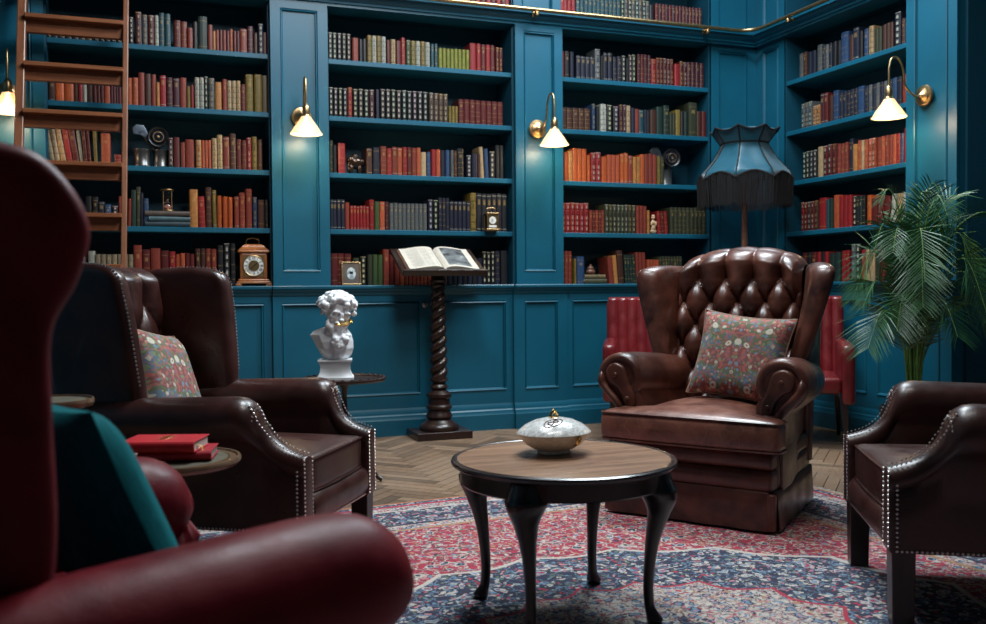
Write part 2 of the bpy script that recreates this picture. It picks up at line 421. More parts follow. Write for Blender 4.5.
def slab(outline, t, rnd, place, layers=5):
    """rounded slab from a closed 2D outline; place(a, b, c) gives the 3D point, c across the thickness"""
    n = len(outline); pts = [Vector(p) for p in outline]
    area_ = sum(pts[i].x * pts[(i + 1) % n].y - pts[(i + 1) % n].x * pts[i].y for i in range(n))
    sg = 1 if area_ > 0 else -1
    nor = []
    for i in range(n):
        d = (pts[(i + 1) % n] - pts[i - 1]).normalized(); nor.append(Vector((-d.y, d.x)) * sg)
    rings = []
    seq = []
    for k in range(layers + 1): a = pi / 2 * k / layers; seq.append((rnd * (1 - sin(a)), -t / 2 + min(rnd, t / 2) * (1 - cos(a))))
    seq2 = [(i_, -c) for i_, c in reversed(seq)]
    for ins, c in seq + seq2:
        rings.append([place(*(pts[i] + nor[i] * ins), c) for i in range(n)])
    cen = sum(pts, Vector((0, 0))) / n
    V, F = loft(rings, False, False)
    for end, base in ((0, 0), (1, (len(rings) - 1) * n)):
        # inner rings pulled towards the centre so that broad faces stay smooth
        prev = base; c = seq[0][1] if end == 0 else -seq[0][1]; ins = seq[0][0]
        for s_ in (.75, .4):
            b = len(V)
            V += [place(*(cen + (pts[i] + nor[i] * ins - cen) * s_), c * 1.04) for i in range(n)]
            for i in range(n): F.append((prev + i, prev + (i + 1) % n, b + (i + 1) % n, b + i))
            prev = b
        b = len(V); V.append(place(*cen, c * 1.05))
        for i in range(n): F.append((prev + i, prev + (i + 1) % n, b))
    return V, F

def dome(c, nrm, r, k=6):
    nrm = Vector(nrm).normalized(); a = nrm.orthogonal().normalized(); b = nrm.cross(a); c = Vector(c)
    V = []
    for rr, h in ((r, 0), (r * .75, r * .5)):
        V += [tuple(c + a * rr * cos(2 * pi * i / k) + b * rr * sin(2 * pi * i / k) + nrm * h) for i in range(k)]
    V.append(tuple(c + nrm * r * .75))
    F = [(i, (i + 1) % k, k + (i + 1) % k, k + i) for i in range(k)] + [(k + i, k + (i + 1) % k, 2 * k) for i in range(k)]
    return V, F

def nails(path, nrm, r=.0048, step=.0145):
    """row of nailheads along a polyline"""
    mb = MB(); P = [Vector(p) for p in path]; acc = 0.0
    for i in range(len(P) - 1):
        L = (P[i + 1] - P[i]).length; t = acc
        while t < L:
            q = P[i].lerp(P[i + 1], t / L); nn = nrm(q) if callable(nrm) else nrm
            mb.add(*dome(q, nn, r)); t += step
        acc = t - L
    return mb

def thing(name, label, cat, loc=(0, 0, 0), rotz=0, group=None):
    o = bpy.data.objects.new(name, None); C.objects.link(o); o.location = loc; o.rotation_euler = (0, 0, radians(rotz)); o.empty_display_size = .1
    o['label'] = label; o['category'] = cat
    if group: o['group'] = group
    return o
def tag(o, label, cat, group=None, kind=None):
    o['label'] = label; o['category'] = cat
    if group: o['group'] = group
    if kind: o['kind'] = kind
    return o
def struct(o, label, cat):
    o['kind'] = 'structure'; o['label'] = label; o['category'] = cat; return o
def ob(name, geo, mat, parent=None, **kw):
    return MB().add(*geo).build(name, mat, parent, **kw)

# ------------------------------------------------------------------ room shell
XR = 4.884; YB = .34; LEDGE = 1.104; PITCH = .408; TOP = 3.10; CEIL = 4.75
# herringbone floor
def herringbone(x0, x1, y0, y1, Lp=.42, Wp=.07):
    m = MB(); k = round(Lp / Wp); g = .002
    R = Matrix.Rotation(radians(45), 2)
    rad = 6.5; cx, cy = (x0 + x1) / 2, (y0 + y1) / 2
    N = int(rad * 1.5 / Wp)
    for i in range(-N, N):
        for j in range(-N, N):
            # block lattice of herringbone: horizontal plank at cell, vertical plank beside it
            if (i - j) % (2 * k) == 0:
                a = i * Wp; b = j * Wp
                for (u0, u1, v0, v1, mi) in ((a, a + Lp, b, b + Wp, 0), (a + Lp, a + Lp + Wp, b + Wp - Lp + 0 * Wp, b + Wp, 1)):
                    cu, cv = (u0 + u1) / 2, (v0 + v1) / 2
                    c = R @ Vector((cu, cv)); X, Y = c.x + cx, c.y + cy
                    if not (x0 - .3 < X < x1 + .3 and y0 - .3 < Y < y1 + .3): continue
                    q = [R @ Vector(p) for p in ((u0 + g, v0 + g), (u1 - g, v0 + g), (u1 - g, v1 - g), (u0 + g, v1 - g))]
                    q = [(min(max(p.x + cx, x0), x1), min(max(p.y + cy, y0), y1), 0) for p in q]
                    m.add(q, [(0, 1, 2, 3)], mi)
    return m
def plank_mat(name, rot):
    n = NT(name); o = n.obj(); ge = n.n('ShaderNodeNewGeometry')
    v = n.map(o, (1, 1, 1), (0, 0, radians(rot)))
    sh = n.n('ShaderNodeVectorMath', operation='ADD'); n.l(v, sh.inputs[0])
    cm = n.n('ShaderNodeCombineXYZ'); n.l(n.math('MULTIPLY', ge.outputs['Random Per Island'], 40), cm.inputs[1]); n.l(cm.outputs[0], sh.inputs[1])
    st = n.map(sh.outputs[0], (1.3, 16, 1))
    g = n.noise(st, 5, 7, .65, .6)
    c = n.mix(n.ramp(g.outputs[0], [(.3, 0), (.7, 1)]), (.14, .078, .045), (.33, .21, .125))
    c = n.mix(n.ramp(ge.outputs['Random Per Island'], [(0, .75), (.5, 0)]), c, (.065, .040, .026)); c = n.mix(n.ramp(ge.outputs['Random Per Island'], [(.6, 0), (1, .5)]), c, (.36, .25, .17))
    w = n.noise(o, 1.6, 4); c = n.mix(n.ramp(w.outputs[0], [(.4, 0), (.75, .5)]), c, (.30, .22, .16))
    n.set(Base_Color=c, Roughness=.42); n.bump(g.outputs[0], .15, .003)
    return n.m
hb = herringbone(-3.2, 6.2, -8.2, .3)
base = len(hb.v); hb.add([(-3.2, -8.2, -.012), (6.2, -8.2, -.012), (6.2, .3, -.012), (-3.2, .3, -.012)], [(0, 1, 2, 3)], 2)
fl = hb.build('floor', [plank_mat('oak_parquet_one_way', 45), plank_mat('oak_parquet_other_way', 135), M['black']], None, smooth=False)
struct(fl, 'brown oak herringbone parquet floor', 'floor')
struct(ob('ceiling', box(-3.2, 6.2, -8.2, .8, CEIL, CEIL + .1), plain('dark_ceiling', (.03, .08, .11), .7), smooth=False), 'dark ceiling high above the gallery', 'ceiling')
struct(ob('wall_back', box(-3.2, 6.2, YB + .04, YB + .16, 0, CEIL), M['paint_shaded'], smooth=False), 'teal blue rear wall behind the bookcases', 'wall')
struct(ob('wall_left', box(-3.3, -3.2, -8.2, .5, 0, CEIL), M['paint'], smooth=False), 'teal blue side wall left of the ladder', 'wall')
struct(ob('wall_front', box(-3.2, 6.2, -8.3, -8.2, 0, CEIL), plain('dark_wall', (.03, .07, .09), .7), smooth=False), 'wall behind the seating group', 'wall')
struct(ob('wall_right', box(XR + YB + .04, XR + YB + .14, -8.2, .5, 0, CEIL), M['paint_shaded'], smooth=False), 'teal blue wall behind the right bookcase', 'wall')

# all joinery of a wall is built along local x with its face towards -y, then turned
def molding_frame(mb, x0, x1, z0, z1, y, w=.022, d=.012):
    """raised moulding rectangle around a sunk panel"""
    for (a, b, c, e) in ((x0, x1, z1 - w, z1), (x0, x1, z0, z0 + w), (x0, x0 + w, z0 + w, z1 - w), (x1 - w, x1, z0 + w, z1 - w)):
        horiz = (b - a) > (e - c)
        if horiz:
            prof = [(c, 0), (c + w * .2, -d), (c + w * .55, -d * .8), (e - w * .2, -d * .3), (e, 0)]
            r = [[(a, y + p[1], p[0]) for p in prof], [(b, y + p[1], p[0]) for p in prof]]
        else:
            prof = [(a, 0), (a + w * .2, -d), (a + w * .55, -d * .8), (b - w * .2, -d * .3), (b, 0)]
            r = [[(p[0], y + p[1], c) for p in prof], [(p[0], y + p[1], e) for p in prof]]
        mb.add(*loft(r, False, False, False))
def profile_run(mb, prof, x0, x1, end=True):
    """extrude a (y, z) profile along x"""
    mb.add(*loft([[(x0, y, z) for y, z in prof], [(x1, y, z) for y, z in prof]], end, end))
def framed(mb, x0, x1, z0, z1, y, fw, depth=.012, mould=True):
    """face with a sunk panel: stiles and rails stand proud of the panel"""
    mb.add(*box(x0, x1, y + depth, y + depth + .01, z0, z1))
    for b in ((x0, x0 + fw[0], z0, z1), (x1 - fw[1], x1, z0, z1), (x0 + fw[0], x1 - fw[1], z0, z0 + fw[2]), (x0 + fw[0], x1 - fw[1], z1 - fw[3], z1)):
        mb.add(*box(b[0], b[1], y, y + depth, b[2], b[3]))
    if mould: molding_frame(mb, x0 + fw[0], x1 - fw[1], z0 + fw[2], z1 - fw[3], y + depth - .001, .018, .018)

def ledge_prof(y, zt=LEDGE):
    return [(y + .1, zt), (y - .035, zt), (y - .04, zt - .006), (y - .038, zt - .022), (y - .026, zt - .03), (y - .022, zt - .042), (y - .01, zt - .052), (y - .006, zt - .066), (y + .002, zt - .075), (y + .1, zt - .075)]
def plinth_prof(y):
    return [(y + .1, 0), (y - .03, 0), (y - .03, .115), (y - .022, .13), (y - .02, .145), (y - .012, .155), (y - .01, .175), (y - .004, .19), (y, .20), (y + .1, .20)]
def cornice_prof(y, z0=TOP, z1=3.2):
    h = z1 - z0
    return [(y + .2, z0), (y, z0), (y, z0 + .015), (y - .014, z0 + .02), (y - .016, z0 + .034), (y - .03, z0 + .045), (y - .045, z0 + .06), (y - .05, z0 + .072), (y - .065, z0 + .078), (y - .066, z1 - .006), (y - .06, z1), (y + .2, z1)]

def bookcase(name, label, x0, x1, T, group, zlo=LEDGE, ztop=TOP, n=4, pitch=PITCH):
    t = thing(name, label, 'bookcase', T.translation, math.degrees(T.to_euler().z), group)
    d = YB
    ob('back_panel', box(x0, x1, d - .012, d, zlo, ztop + .05), M['paint_shaded'], t, smooth=False)
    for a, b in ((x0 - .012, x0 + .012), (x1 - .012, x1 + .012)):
        ob('side_panel', box(a, b, .0, d - .012, zlo, ztop + .05), M['paint_shaded'], t, smooth=False)
    ob('top_panel', box(x0 + .012, x1 - .012, .0, d - .012, ztop + .02, ztop + .05), M['paint_shaded'], t, smooth=False)
    for k in range(1, n + 1):
        z = zlo + pitch * k
        ob('shelf', box(x0 + .012, x1 - .012, .0, d - .012, z - .036, z), M['paint'], t, smooth=False, bevel=.003, bseg=1)
    return t
def cabinet(label, x0, x1, y, T, doors, group, knobs=None):
    """low cupboard: carcass, plinth, ledge, doors with knobs"""
    t = thing('base_cabinet', label, 'cabinet', T.translation, math.degrees(T.to_euler().z), group)
    ob('carcass', box(x0, x1, y + .022, YB, .12, LEDGE - .07), M['paint'], t, smooth=False)
    m = MB(); profile_run(m, plinth_prof(y + .001), x0, x1); m.build('plinth', M['paint'], t, angle=25)
    m = MB(); pr = ledge_prof(y); pr[0] = (YB, LEDGE); pr[-1] = (YB, LEDGE - .075); profile_run(m, pr, x0, x1); m.build('ledge', M['paint'], t, angle=25)
    for i, (a, b, pa, pb) in enumerate(doors):
        m = MB(); framed(m, a, b, .20, LEDGE - .076, y, (pa, pb, .10, .045))
        dr = m.build('door', M['paint'], t, smooth=False)
        if knobs and knobs[i] is not None:
            kx = knobs[i]
            K = Matrix.Translation((kx, y, .955)) @ Matrix.Rotation(radians(90), 4, 'X')
            MB().add(*lathe([(.0001, 0), (.012, 0), (.009, .006), (.005, .012), (.006, .018), (.019, .024), (.022, .032), (.017, .041), (.0001, .045)], 14), xf=K).build('knob', M['chrome'], dr)
    return t
def pilaster(name, x0, x1, y, z0, z1, T, label, pf=.07, pbot=.1, ptop=.045):
    m = MB(); framed(m, x0, x1, z0, z1, y, (pf, pf, pbot, ptop), .014)
    m.add(*box(x0, x1, y + .02, .06, z0, z1))
    o = m.build(name, M['paint'], None, smooth=False); o.matrix_world = T
    return struct(o, label, 'pilaster')

TB = Matrix.Identity(4)
# right wall: local x runs from the corner towards the camera (world -y), face towards world -x
TR = Matrix.Translation((XR, 0, 0)) @ Matrix.Rotation(radians(-90), 4, 'Z')
bookcase('bookcase', 'teal bookcase bay behind the wooden ladder and mantel clock', -.624, .812, TB, 'teal bookcase bays')
bookcase('bookcase', 'teal bookcase bay behind the lectern and white bust', 1.212, 2.652, TB, 'teal bookcase bays')
bookcase('bookcase', 'teal bookcase bay left of the fringed floor lamp', 3.048, 4.42, TB, 'teal bookcase bays')
bookcase('bookcase', 'teal bookcase bay on right wall behind the palm', .39, 1.735, TR, 'teal bookcase bays')
for x0, x1, T, lab in ((1.212, 2.652, TB, 'upper gallery bookcase above the lectern bay'), (3.048, 4.42, TB, 'upper gallery bookcase above the bay beside the floor lamp'), (.39, 1.735, TR, 'upper gallery bookcase on the right wall'), (-.624, .812, TB, 'upper gallery bookcase above the ladder bay')):
    bookcase('gallery_bookcase', lab, x0, x1, T, 'gallery bookcases', 3.2, 4.35, 1, .5)
# pilasters, lower tier
P_ = [('trim_1', -1.03, -.624, TB, 'panelled teal pilaster left of the ladder'), ('trim_2', .812, 1.212, TB, 'panelled teal pilaster between ladder bay and lectern bay'),
      ('trim_3', 2.652, 3.048, TB, 'panelled teal pilaster right of the lectern bay'), ('trim_4', 4.42, XR, TB, 'panelled teal corner strip behind the floor lamp'),
      ('trim_5', .0, .39, TR, 'panelled teal corner strip on the right wall'), ('trim_6', 1.735, 2.16, TR, 'panelled teal pilaster right of the palm')]
for nm, a, b, T, lab in P_:
    c_ = nm in ('trim_4', 'trim_5'); pilaster(nm, a, b, -.05 if not c_ else -.0, LEDGE, TOP, T, lab, .07 if not c_ else .09)
for k, (nm, a, b, T, lab) in enumerate(P_):
    c_ = nm in ('trim_4', 'trim_5'); pilaster('trim_%d' % (k + 7), a, b, -.02 if not c_ else .0, 3.2, 4.35, T, lab.replace('pilaster', 'gallery pilaster').replace('strip', 'gallery strip'), .07 if not c_ else .09, .03)
# cabinets
G = 'teal base cabinets'
cabinet('panelled teal cupboard under the ladder bay', -.63, .80, -.055, TB, [(-.63, .08, .05, .05), (.08, .80, .05, .06)], G, [.03, .13])
cabinet('wide teal cupboard behind the bust and lectern', .80, 2.60, -.085, TB, [(.80, 1.925, .065, .065), (1.925, 2.60, .075, .055)], G, [1.895, 1.955])
cabinet('narrow teal cupboard projecting under the pilaster right of lectern', 2.60, 3.045, -.115, TB, [(2.60, 3.045, .09, .08)], G)
cabinet('teal cupboard behind the tufted wingback and channelled chair', 3.045, XR - .09, -.085, TB, [(3.045, 3.93, .06, .05), (3.93, XR - .09, .05, .06)], G)
cabinet('teal cupboard on right wall behind the palm', .10, 2.16, -.085, TR, [(.10, .78, .05, .05), (.78, 1.46, .05, .05), (1.46, 2.16, .05, .09)], G, [None, None, None])
cabinet('teal cupboard beneath the wall lamp left of the ladder', -1.75, -.63, -.085, TB, [(-1.75, -.63, .09, .09)], G)
# left part of the back wall beyond the pilaster
m = MB(); framed(m, -3.2, -1.03, LEDGE, TOP, -.03, (.2, .2, .1, .1)); m.add(*box(-3.2, -1.03, 0, .3, LEDGE, TOP))
m.add(*box(-3.2, -1.75, -.08, .3, 0, LEDGE))
struct(m.build('wall_niche', M['paint'], smooth=False), 'teal panelled wall left of the first pilaster', 'wall')
# beyond the right pilaster: a ledged wall, set back in an added recess to shade it
m = MB(); R_ = []
m.add(*box(2.16, 2.18, .02, .36, 0, TOP)); m.add(*box(2.18, 3.6, .34, .37, 0, TOP)); m.add(*box(2.18, 3.6, .27, .34, LEDGE - .05, LEDGE - .02))
m.add(*box(3.6, 6.8, -.1, .36, 0, TOP)); m.add(*box(2.16, 6.8, -.05, .36, TOP, CEIL))
o = m.build('wall_shade_recess', M['paint_shaded'], smooth=False); o.matrix_world = TR; struct(o, 'teal recess added for shade at the right edge beyond the last pilaster', 'wall')
# cornice on both walls
m = MB(); profile_run(m, cornice_prof(-.045), -3.2, XR - .03); pr = [(-.05, 4.35), (-.05, CEIL), (.3, CEIL), (.3, 4.35)]; profile_run(m, pr, -3.2, XR)
struct(m.build('trim_13', M['paint'], angle=25), 'moulded teal cornice along the back wall', 'cornice')
m = MB(); profile_run(m, cornice_prof(-.045), .03, 2.2); profile_run(m, pr, .05, 2.2)
o = m.build('trim_14', M['paint'], angle=25); o.matrix_world = TR; struct(o, 'moulded teal cornice along the right wall', 'cornice')

# brass ladder rail with brackets, turning the corner
def rail():
    t = thing('brass_rail', 'brass ladder rail running along the cornice and round the corner', 'rail')
    y = -.155; z = 3.19
    path = [(-3.1, y, z), (4.57, y, z)] ; arc = [(4.57 + .16 * sin(a), y - .16 * (1 - cos(a)) , z) for a in [pi / 2 * k / 6 for k in range(7)]]
    xw = arc[-1][0]
    ob('rail', tube([path[0]] + [(-3.1 + 7.67 * k / 30, y, z) for k in range(1, 30)] + arc + [(xw, arc[-1][1] - .1 - .2 * k, z) for k in range(10)], .0155, 10), M['brass'], t)
    for x in (-2.2, -1.0, .62, 2.79, 4.30):
        m = MB(); m.add(*tube([(x, -.095, z - .02), (x, y, z - .02), (x, y, z)], .011, 8)); m.add(*rbox(x - .02, x + .02, -.118, -.106, z - .045, z + .005, .004, 1)); m.add(*lathe([(.0001, z - .05), (.018, z - .045), (.02, z - .03), (.018, z - .018), (.0001, z - .016)], 10, x, y))
        m.build('bracket', M['brassd'], t)
    for yy in (-.62, -1.7):
        m = MB(); m.add(*tube([(XR - .1, yy, z - .02), (xw, yy, z - .02), (xw, yy, z)], .011, 8)); m.add(*lathe([(.0001, z - .05), (.018, z - .045), (.02, z - .03), (.018, z - .018), (.0001, z - .016)], 10, xw, yy)); m.build('bracket', M['brassd'], t)
rail()
# ------------------------------------------------------------------ books
COLS = {'K': ((16, 15, 17), 'black'), 'k': ((24, 25, 30), 'near-black'), 'V': ((72, 26, 38), 'plum'), 'S': ((92, 98, 100), 'grey'), 'r': ((98, 26, 26), 'dark red'),
 'W': ((176, 178, 165), 'off-white'), 'T': ((28, 74, 84), 'petrol'), 'E': ((28, 52, 46), 'dark green'), 'B': ((136, 54, 40), 'brick red'), 'N': ((74, 42, 32), 'brown'),
 'o': ((186, 124, 66), 'tan'), 'u': ((28, 34, 54), 'navy'), 'A': ((182, 84, 52), 'terracotta'), 'O': ((190, 88, 38), 'orange'), 'R': ((150, 30, 34), 'red'),
 'C': ((190, 160, 120), 'cream'), 'Y': ((128, 108, 48), 'ochre'), 'y': ((92, 74, 42), 'dull ochre'), 'U': ((42, 72, 110), 'blue'), 'c': ((140, 126, 104), 'stone'),
 'g': ((56, 60, 42), 'olive'), 'G': ((62, 84, 46), 'green'), 'P': ((128, 132, 44), 'lime green'), 'D': ((92, 72, 60), 'dark taupe'), 'q': ((36, 38, 46), 'slate')}
BOOKS = {
 ('a',1): [(-0.614,-0.585,1,0.129,'K',2,0),(-0.585,-0.338,6,0.111,'k',1,0),(-0.332,-0.154,5,0.119,'K',2,0),(-0.11,-0.079,1,0.18,'K',2,0),(-0.072,-0.028,1,0.221,'V',2,0),(-0.028,0.009,1,0.208,'S',2,0),(0.009,0.054,1,0.202,'r',2,0),(0.054,0.079,1,0.202,'W',2,0),(0.079,0.156,2,0.223,'T',1,0),(0.176,0.221,1,0.183,'r',1,0),(0.221,0.263,1,0.183,'B',1,0),(0.263,0.299,1,0.143,'B',0,0),(0.299,0.332,1,0.191,'k',0,0),(0.332,0.397,1,0.226,'E',1,0),(0.397,0.431,1,0.172,'B',0,0),(0.431,0.45,1,0.137,'o',0,0),(0.45,0.544,4,0.145,'BrBr',0,0),(0.544,0.567,1,0.159,'A',1,0),(0.567,0.611,2,0.146,'r',0,0),(0.611,0.662,1,0.166,'B',3,0),(0.662,0.706,1,0.188,'V',1,0),(0.706,0.734,1,0.147,'N',0,0),(0.734,0.775,1,0.21,'u',2,0),(0.782,0.813,1,0.154,'r',0,0)],
 ('a',2): [(-0.631,-0.586,1,0.13,'N',3,0),(-0.568,-0.512,1,0.143,'O',0,0),(-0.512,-0.455,1,0.138,'O',0,0),(-0.455,-0.4,2,0.138,'NR',0,0),(-0.4,-0.376,1,0.138,'W',0,0),(-0.376,-0.339,1,0.138,'N',0,0),(-0.339,-0.272,3,0.139,'r',0,0),(-0.272,-0.232,1,0.146,'A',0,0),(-0.232,-0.164,4,0.147,'Vr',0,0),(-0.129,-0.057,2,0.181,'A',1,0),(-0.057,-0.016,1,0.221,'B',0,0),(-0.016,0.025,1,0.215,'N',0,0),(0.025,0.057,1,0.216,'B',0,0),(0.057,0.079,1,0.162,'o',0,0),(0.079,0.121,1,0.21,'R',3,0),(0.121,0.163,1,0.203,'V',1,0),(0.163,0.208,1,0.204,'V',3,0),(0.208,0.253,1,0.204,'B',0,0),(0.253,0.28,1,0.15,'Y',0,0),(0.28,0.299,1,0.157,'R',0,0),(0.306,0.368,2,0.219,'W',2,0),(0.368,0.395,1,0.227,'K',2,0),(0.395,0.438,1,0.22,'S',2,0),(0.438,0.484,1,0.193,'o',1,0),(0.488,0.521,1,0.214,'B',1,0),(0.521,0.612,3,0.208,'C',2,0),(0.612,0.646,1,0.188,'r',1,0),(0.646,0.7,1,0.258,'Y',1,0),(0.704,0.759,1,0.259,'Y',0,0),(0.762,0.807,1,0.26,'y',0,0)],
 ('a',3): [(-0.641,-0.611,1,0.247,'r',0,-9),(-0.611,-0.504,3,0.248,'C',2,-9),(-0.504,-0.426,2,0.237,'Rr',1,-8),(-0.426,-0.401,1,0.23,'W',0,-6),(-0.401,-0.353,2,0.238,'rr',1,-4),(-0.34,-0.316,1,0.232,'Y',0,-2),(-0.297,-0.239,1,0.213,'A',1,0),(-0.217,-0.171,1,0.074,'R',1,0),(0.13,0.159,1,0.204,'K',2,0),(0.159,0.202,1,0.204,'r',0,0),(0.208,0.237,1,0.171,'B',0,0),(0.237,0.296,1,0.191,'B',0,0),(0.306,0.345,1,0.192,'o',2,0),(0.345,0.408,3,0.193,'A',0,0),(0.412,0.448,1,0.214,'C',2,0),(0.448,0.485,1,0.235,'C',2,0),(0.485,0.532,1,0.222,'B',3,0),(0.532,0.576,1,0.25,'N',1,0),(0.576,0.647,2,0.209,'r',1,0),(0.647,0.681,1,0.224,'R',2,0),(0.681,0.719,1,0.231,'Y',2,0),(0.719,0.756,1,0.217,'N',1,0)],
 ('a',4): [(-0.396,-0.36,1,0.199,'k',0,0),(-0.357,-0.32,1,0.193,'k',1,0),(-0.32,-0.28,1,0.16,'u',3,0),(-0.28,-0.24,1,0.147,'U',1,0),(-0.236,-0.196,1,0.14,'k',2,0),(-0.193,-0.174,1,0.201,'B',0,0),(-0.137,-0.118,1,0.188,'B',0,2),(-0.118,-0.086,1,0.242,'E',0,1),(-0.086,-0.058,1,0.263,'g',1,1),(-0.058,-0.036,1,0.229,'u',0,0),(-0.036,-0.004,1,0.19,'U',1,0),(0.26,0.316,1,0.261,'o',1,0),(0.319,0.366,1,0.213,'R',1,-2),(0.366,0.406,1,0.283,'N',1,0),(0.412,0.442,1,0.256,'Y',3,-1),(0.442,0.472,1,0.222,'O',1,0),(0.479,0.516,1,0.215,'O',0,0),(0.516,0.546,1,0.216,'O',0,0),(0.556,0.59,1,0.216,'B',3,0),(0.59,0.631,1,0.252,'B',1,0),(0.634,0.679,1,0.273,'B',1,0),(0.682,0.713,1,0.218,'U',2,0),(0.716,0.765,1,0.204,'N',1,0),(0.768,0.789,1,0.204,'k',1,0)],
 ('a',5): [(-0.579,-0.488,4,0.204,'A',1,0),(-0.388,-0.345,1,0.239,'W',0,0),(-0.345,-0.106,7,0.221,'c',1,0),(-0.106,-0.052,1,0.277,'B',1,0),(-0.052,0.002,1,0.251,'r',1,0),(0.002,0.066,1,0.265,'B',0,0),(0.066,0.121,1,0.252,'r',1,0),(0.121,0.163,1,0.24,'R',1,0),(0.163,0.225,2,0.226,'A',0,0),(0.225,0.287,2,0.227,'r',0,0),(0.293,0.36,2,0.262,'N',1,0),(0.36,0.433,2,0.263,'B',1,0),(0.439,0.48,1,0.292,'k',1,0),(0.483,0.523,1,0.3,'k',2,0),(0.527,0.561,1,0.301,'k',1,0)],
 ('b',1): [(1.225,1.396,5,0.194,'K',2,0),(1.403,1.451,1,0.173,'B',0,0),(1.455,1.51,2,0.167,'k',0,0),(1.514,1.656,4,0.197,'YWYW',2,0),(1.66,1.69,1,0.176,'r',0,0),(1.69,1.728,1,0.183,'C',2,0),(1.728,1.769,1,0.176,'r',0,0),(1.769,1.804,1,0.199,'R',1,0),(1.807,1.993,5,0.185,'GYWYW',2,0),(2.0,2.055,2,0.179,'T',1,0),(2.059,2.305,8,0.15,'P',1,0),(2.309,2.361,1,0.204,'R',0,0),(2.361,2.511,4,0.205,'Rr',1,0),(2.516,2.577,2,0.191,'r',2,0)],
 ('b',2): [(1.227,1.365,4,0.209,'K',2,0),(1.365,1.402,1,0.217,'R',2,0),(1.402,1.565,4,0.211,'KKKV',2,0),(1.572,1.602,1,0.219,'u',0,0),(1.606,1.973,9,0.222,'K',2,0),(1.981,2.13,4,0.217,'D',2,0),(2.134,2.209,3,0.128,'Y',1,0),(2.213,2.574,8,0.183,'r',1,0)],
 ('b',3): [(1.222,1.251,1,0.237,'g',1,0),(1.255,1.28,1,0.202,'k',0,0),(1.291,1.346,1,0.217,'R',1,0),(1.501,1.545,1,0.19,'N',3,0),(1.549,1.602,1,0.198,'u',1,0),(1.605,1.654,1,0.213,'B',1,0),(1.654,1.692,1,0.199,'R',1,0),(1.692,1.772,2,0.207,'BA',3,0),(1.772,1.914,4,0.208,'RrBA',1,0),(1.914,1.957,1,0.179,'C',0,0),(1.957,1.992,1,0.18,'U',1,0),(1.996,2.067,2,0.202,'RA',0,0),(2.067,2.106,1,0.203,'u',0,0),(2.106,2.138,1,0.203,'U',0,0),(2.146,2.197,2,0.204,'SN',1,0),(2.201,2.253,1,0.219,'k',1,0),(2.273,2.313,1,0.174,'u',2,0),(2.317,2.362,1,0.182,'u',0,0),(2.362,2.386,1,0.183,'N',0,0),(2.386,2.419,1,0.237,'C',0,-3),(2.419,2.455,1,0.229,'U',0,-2),(2.459,2.504,1,0.207,'u',2,0),(2.509,2.579,2,0.254,'k',0,0)],
 ('b',4): [(1.217,1.337,4,0.217,'u',3,0),(1.337,1.37,1,0.196,'B',0,0),(1.374,1.515,6,0.175,'R',3,0),(1.518,1.556,1,0.22,'R',1,0),(1.556,1.593,1,0.213,'G',0,0),(1.593,1.635,1,0.213,'A',3,0),(1.635,1.665,1,0.207,'V',1,0),(1.669,1.957,9,0.201,'S',1,0),(1.965,2.043,2,0.233,'uK',2,0),(2.047,2.134,3,0.249,'u',1,0),(2.134,2.302,5,0.227,'u',3,0),(2.302,2.35,1,0.297,'Y',2,0),(2.35,2.6,6,0.292,'q',3,0)],
 ('b',5): [(1.219,1.38,3,0.233,'r',1,0),(1.391,1.439,1,0.205,'g',1,0),(1.447,1.491,1,0.212,'k',2,0),(1.499,1.615,3,0.228,'gGG',0,0),(1.619,1.664,1,0.266,'B',1,0),(1.664,1.702,1,0.23,'r',0,0),(1.702,1.778,2,0.208,'BA',0,0),(1.778,1.984,7,0.18,'B',1,0),(1.984,2.114,3,0.189,'N',0,0),(2.114,2.395,7,0.206,'uk',0,0),(2.395,2.498,3,0.254,'K',2,0),(2.502,2.543,1,0.255,'u',1,0),(2.547,2.605,1,0.263,'k',0,0)],
 ('c',1): [(3.053,3.092,1,0.204,'r',0,0),(3.105,3.144,1,0.212,'k',1,0),(3.149,3.183,1,0.212,'u',0,0),(3.201,3.364,4,0.182,'uu',3,0),(3.364,3.413,1,0.247,'S',2,0),(3.417,3.439,1,0.199,'k',0,0),(3.444,3.52,2,0.224,'u',3,0),(3.529,3.602,2,0.2,'u',1,0),(3.606,3.642,1,0.217,'K',2,0),(3.647,3.665,1,0.202,'k',0,0),(3.665,3.734,2,0.226,'K',2,0),(3.748,3.877,4,0.235,'VrVV',1,0),(3.877,3.924,1,0.203,'R',2,0),(3.924,4.088,5,0.221,'r',2,0),(4.093,4.145,1,0.181,'R',0,0),(4.145,4.217,2,0.206,'r',2,0),(4.217,4.381,4,0.208,'V',1,0)],
 ('c',2): [(3.063,3.321,5,0.174,'N',1,0),(3.335,3.366,1,0.215,'U',2,0),(3.375,3.401,1,0.199,'k',0,0),(3.41,3.464,1,0.215,'W',2,0),(3.469,3.518,1,0.216,'K',2,0),(3.523,3.577,1,0.209,'K',2,0),(3.581,3.645,2,0.225,'V',2,0),(3.65,3.686,1,0.218,'C',2,0),(3.691,3.727,1,0.202,'u',0,0),(3.727,3.764,1,0.202,'B',0,0),(3.764,3.81,1,0.195,'T',3,0),(3.81,3.866,2,0.196,'uk',0,0),(3.866,3.927,1,0.204,'N',0,0),(3.927,3.988,1,0.229,'E',0,0),(3.988,4.044,1,0.246,'E',1,0),(4.049,4.101,2,0.181,'g',0,0),(4.106,4.153,1,0.214,'Y',0,0),(4.153,4.221,2,0.207,'kE',0,0),(4.23,4.312,1,0.282,'g',1,0),(4.312,4.4,2,0.217,'Nr',0,0)],
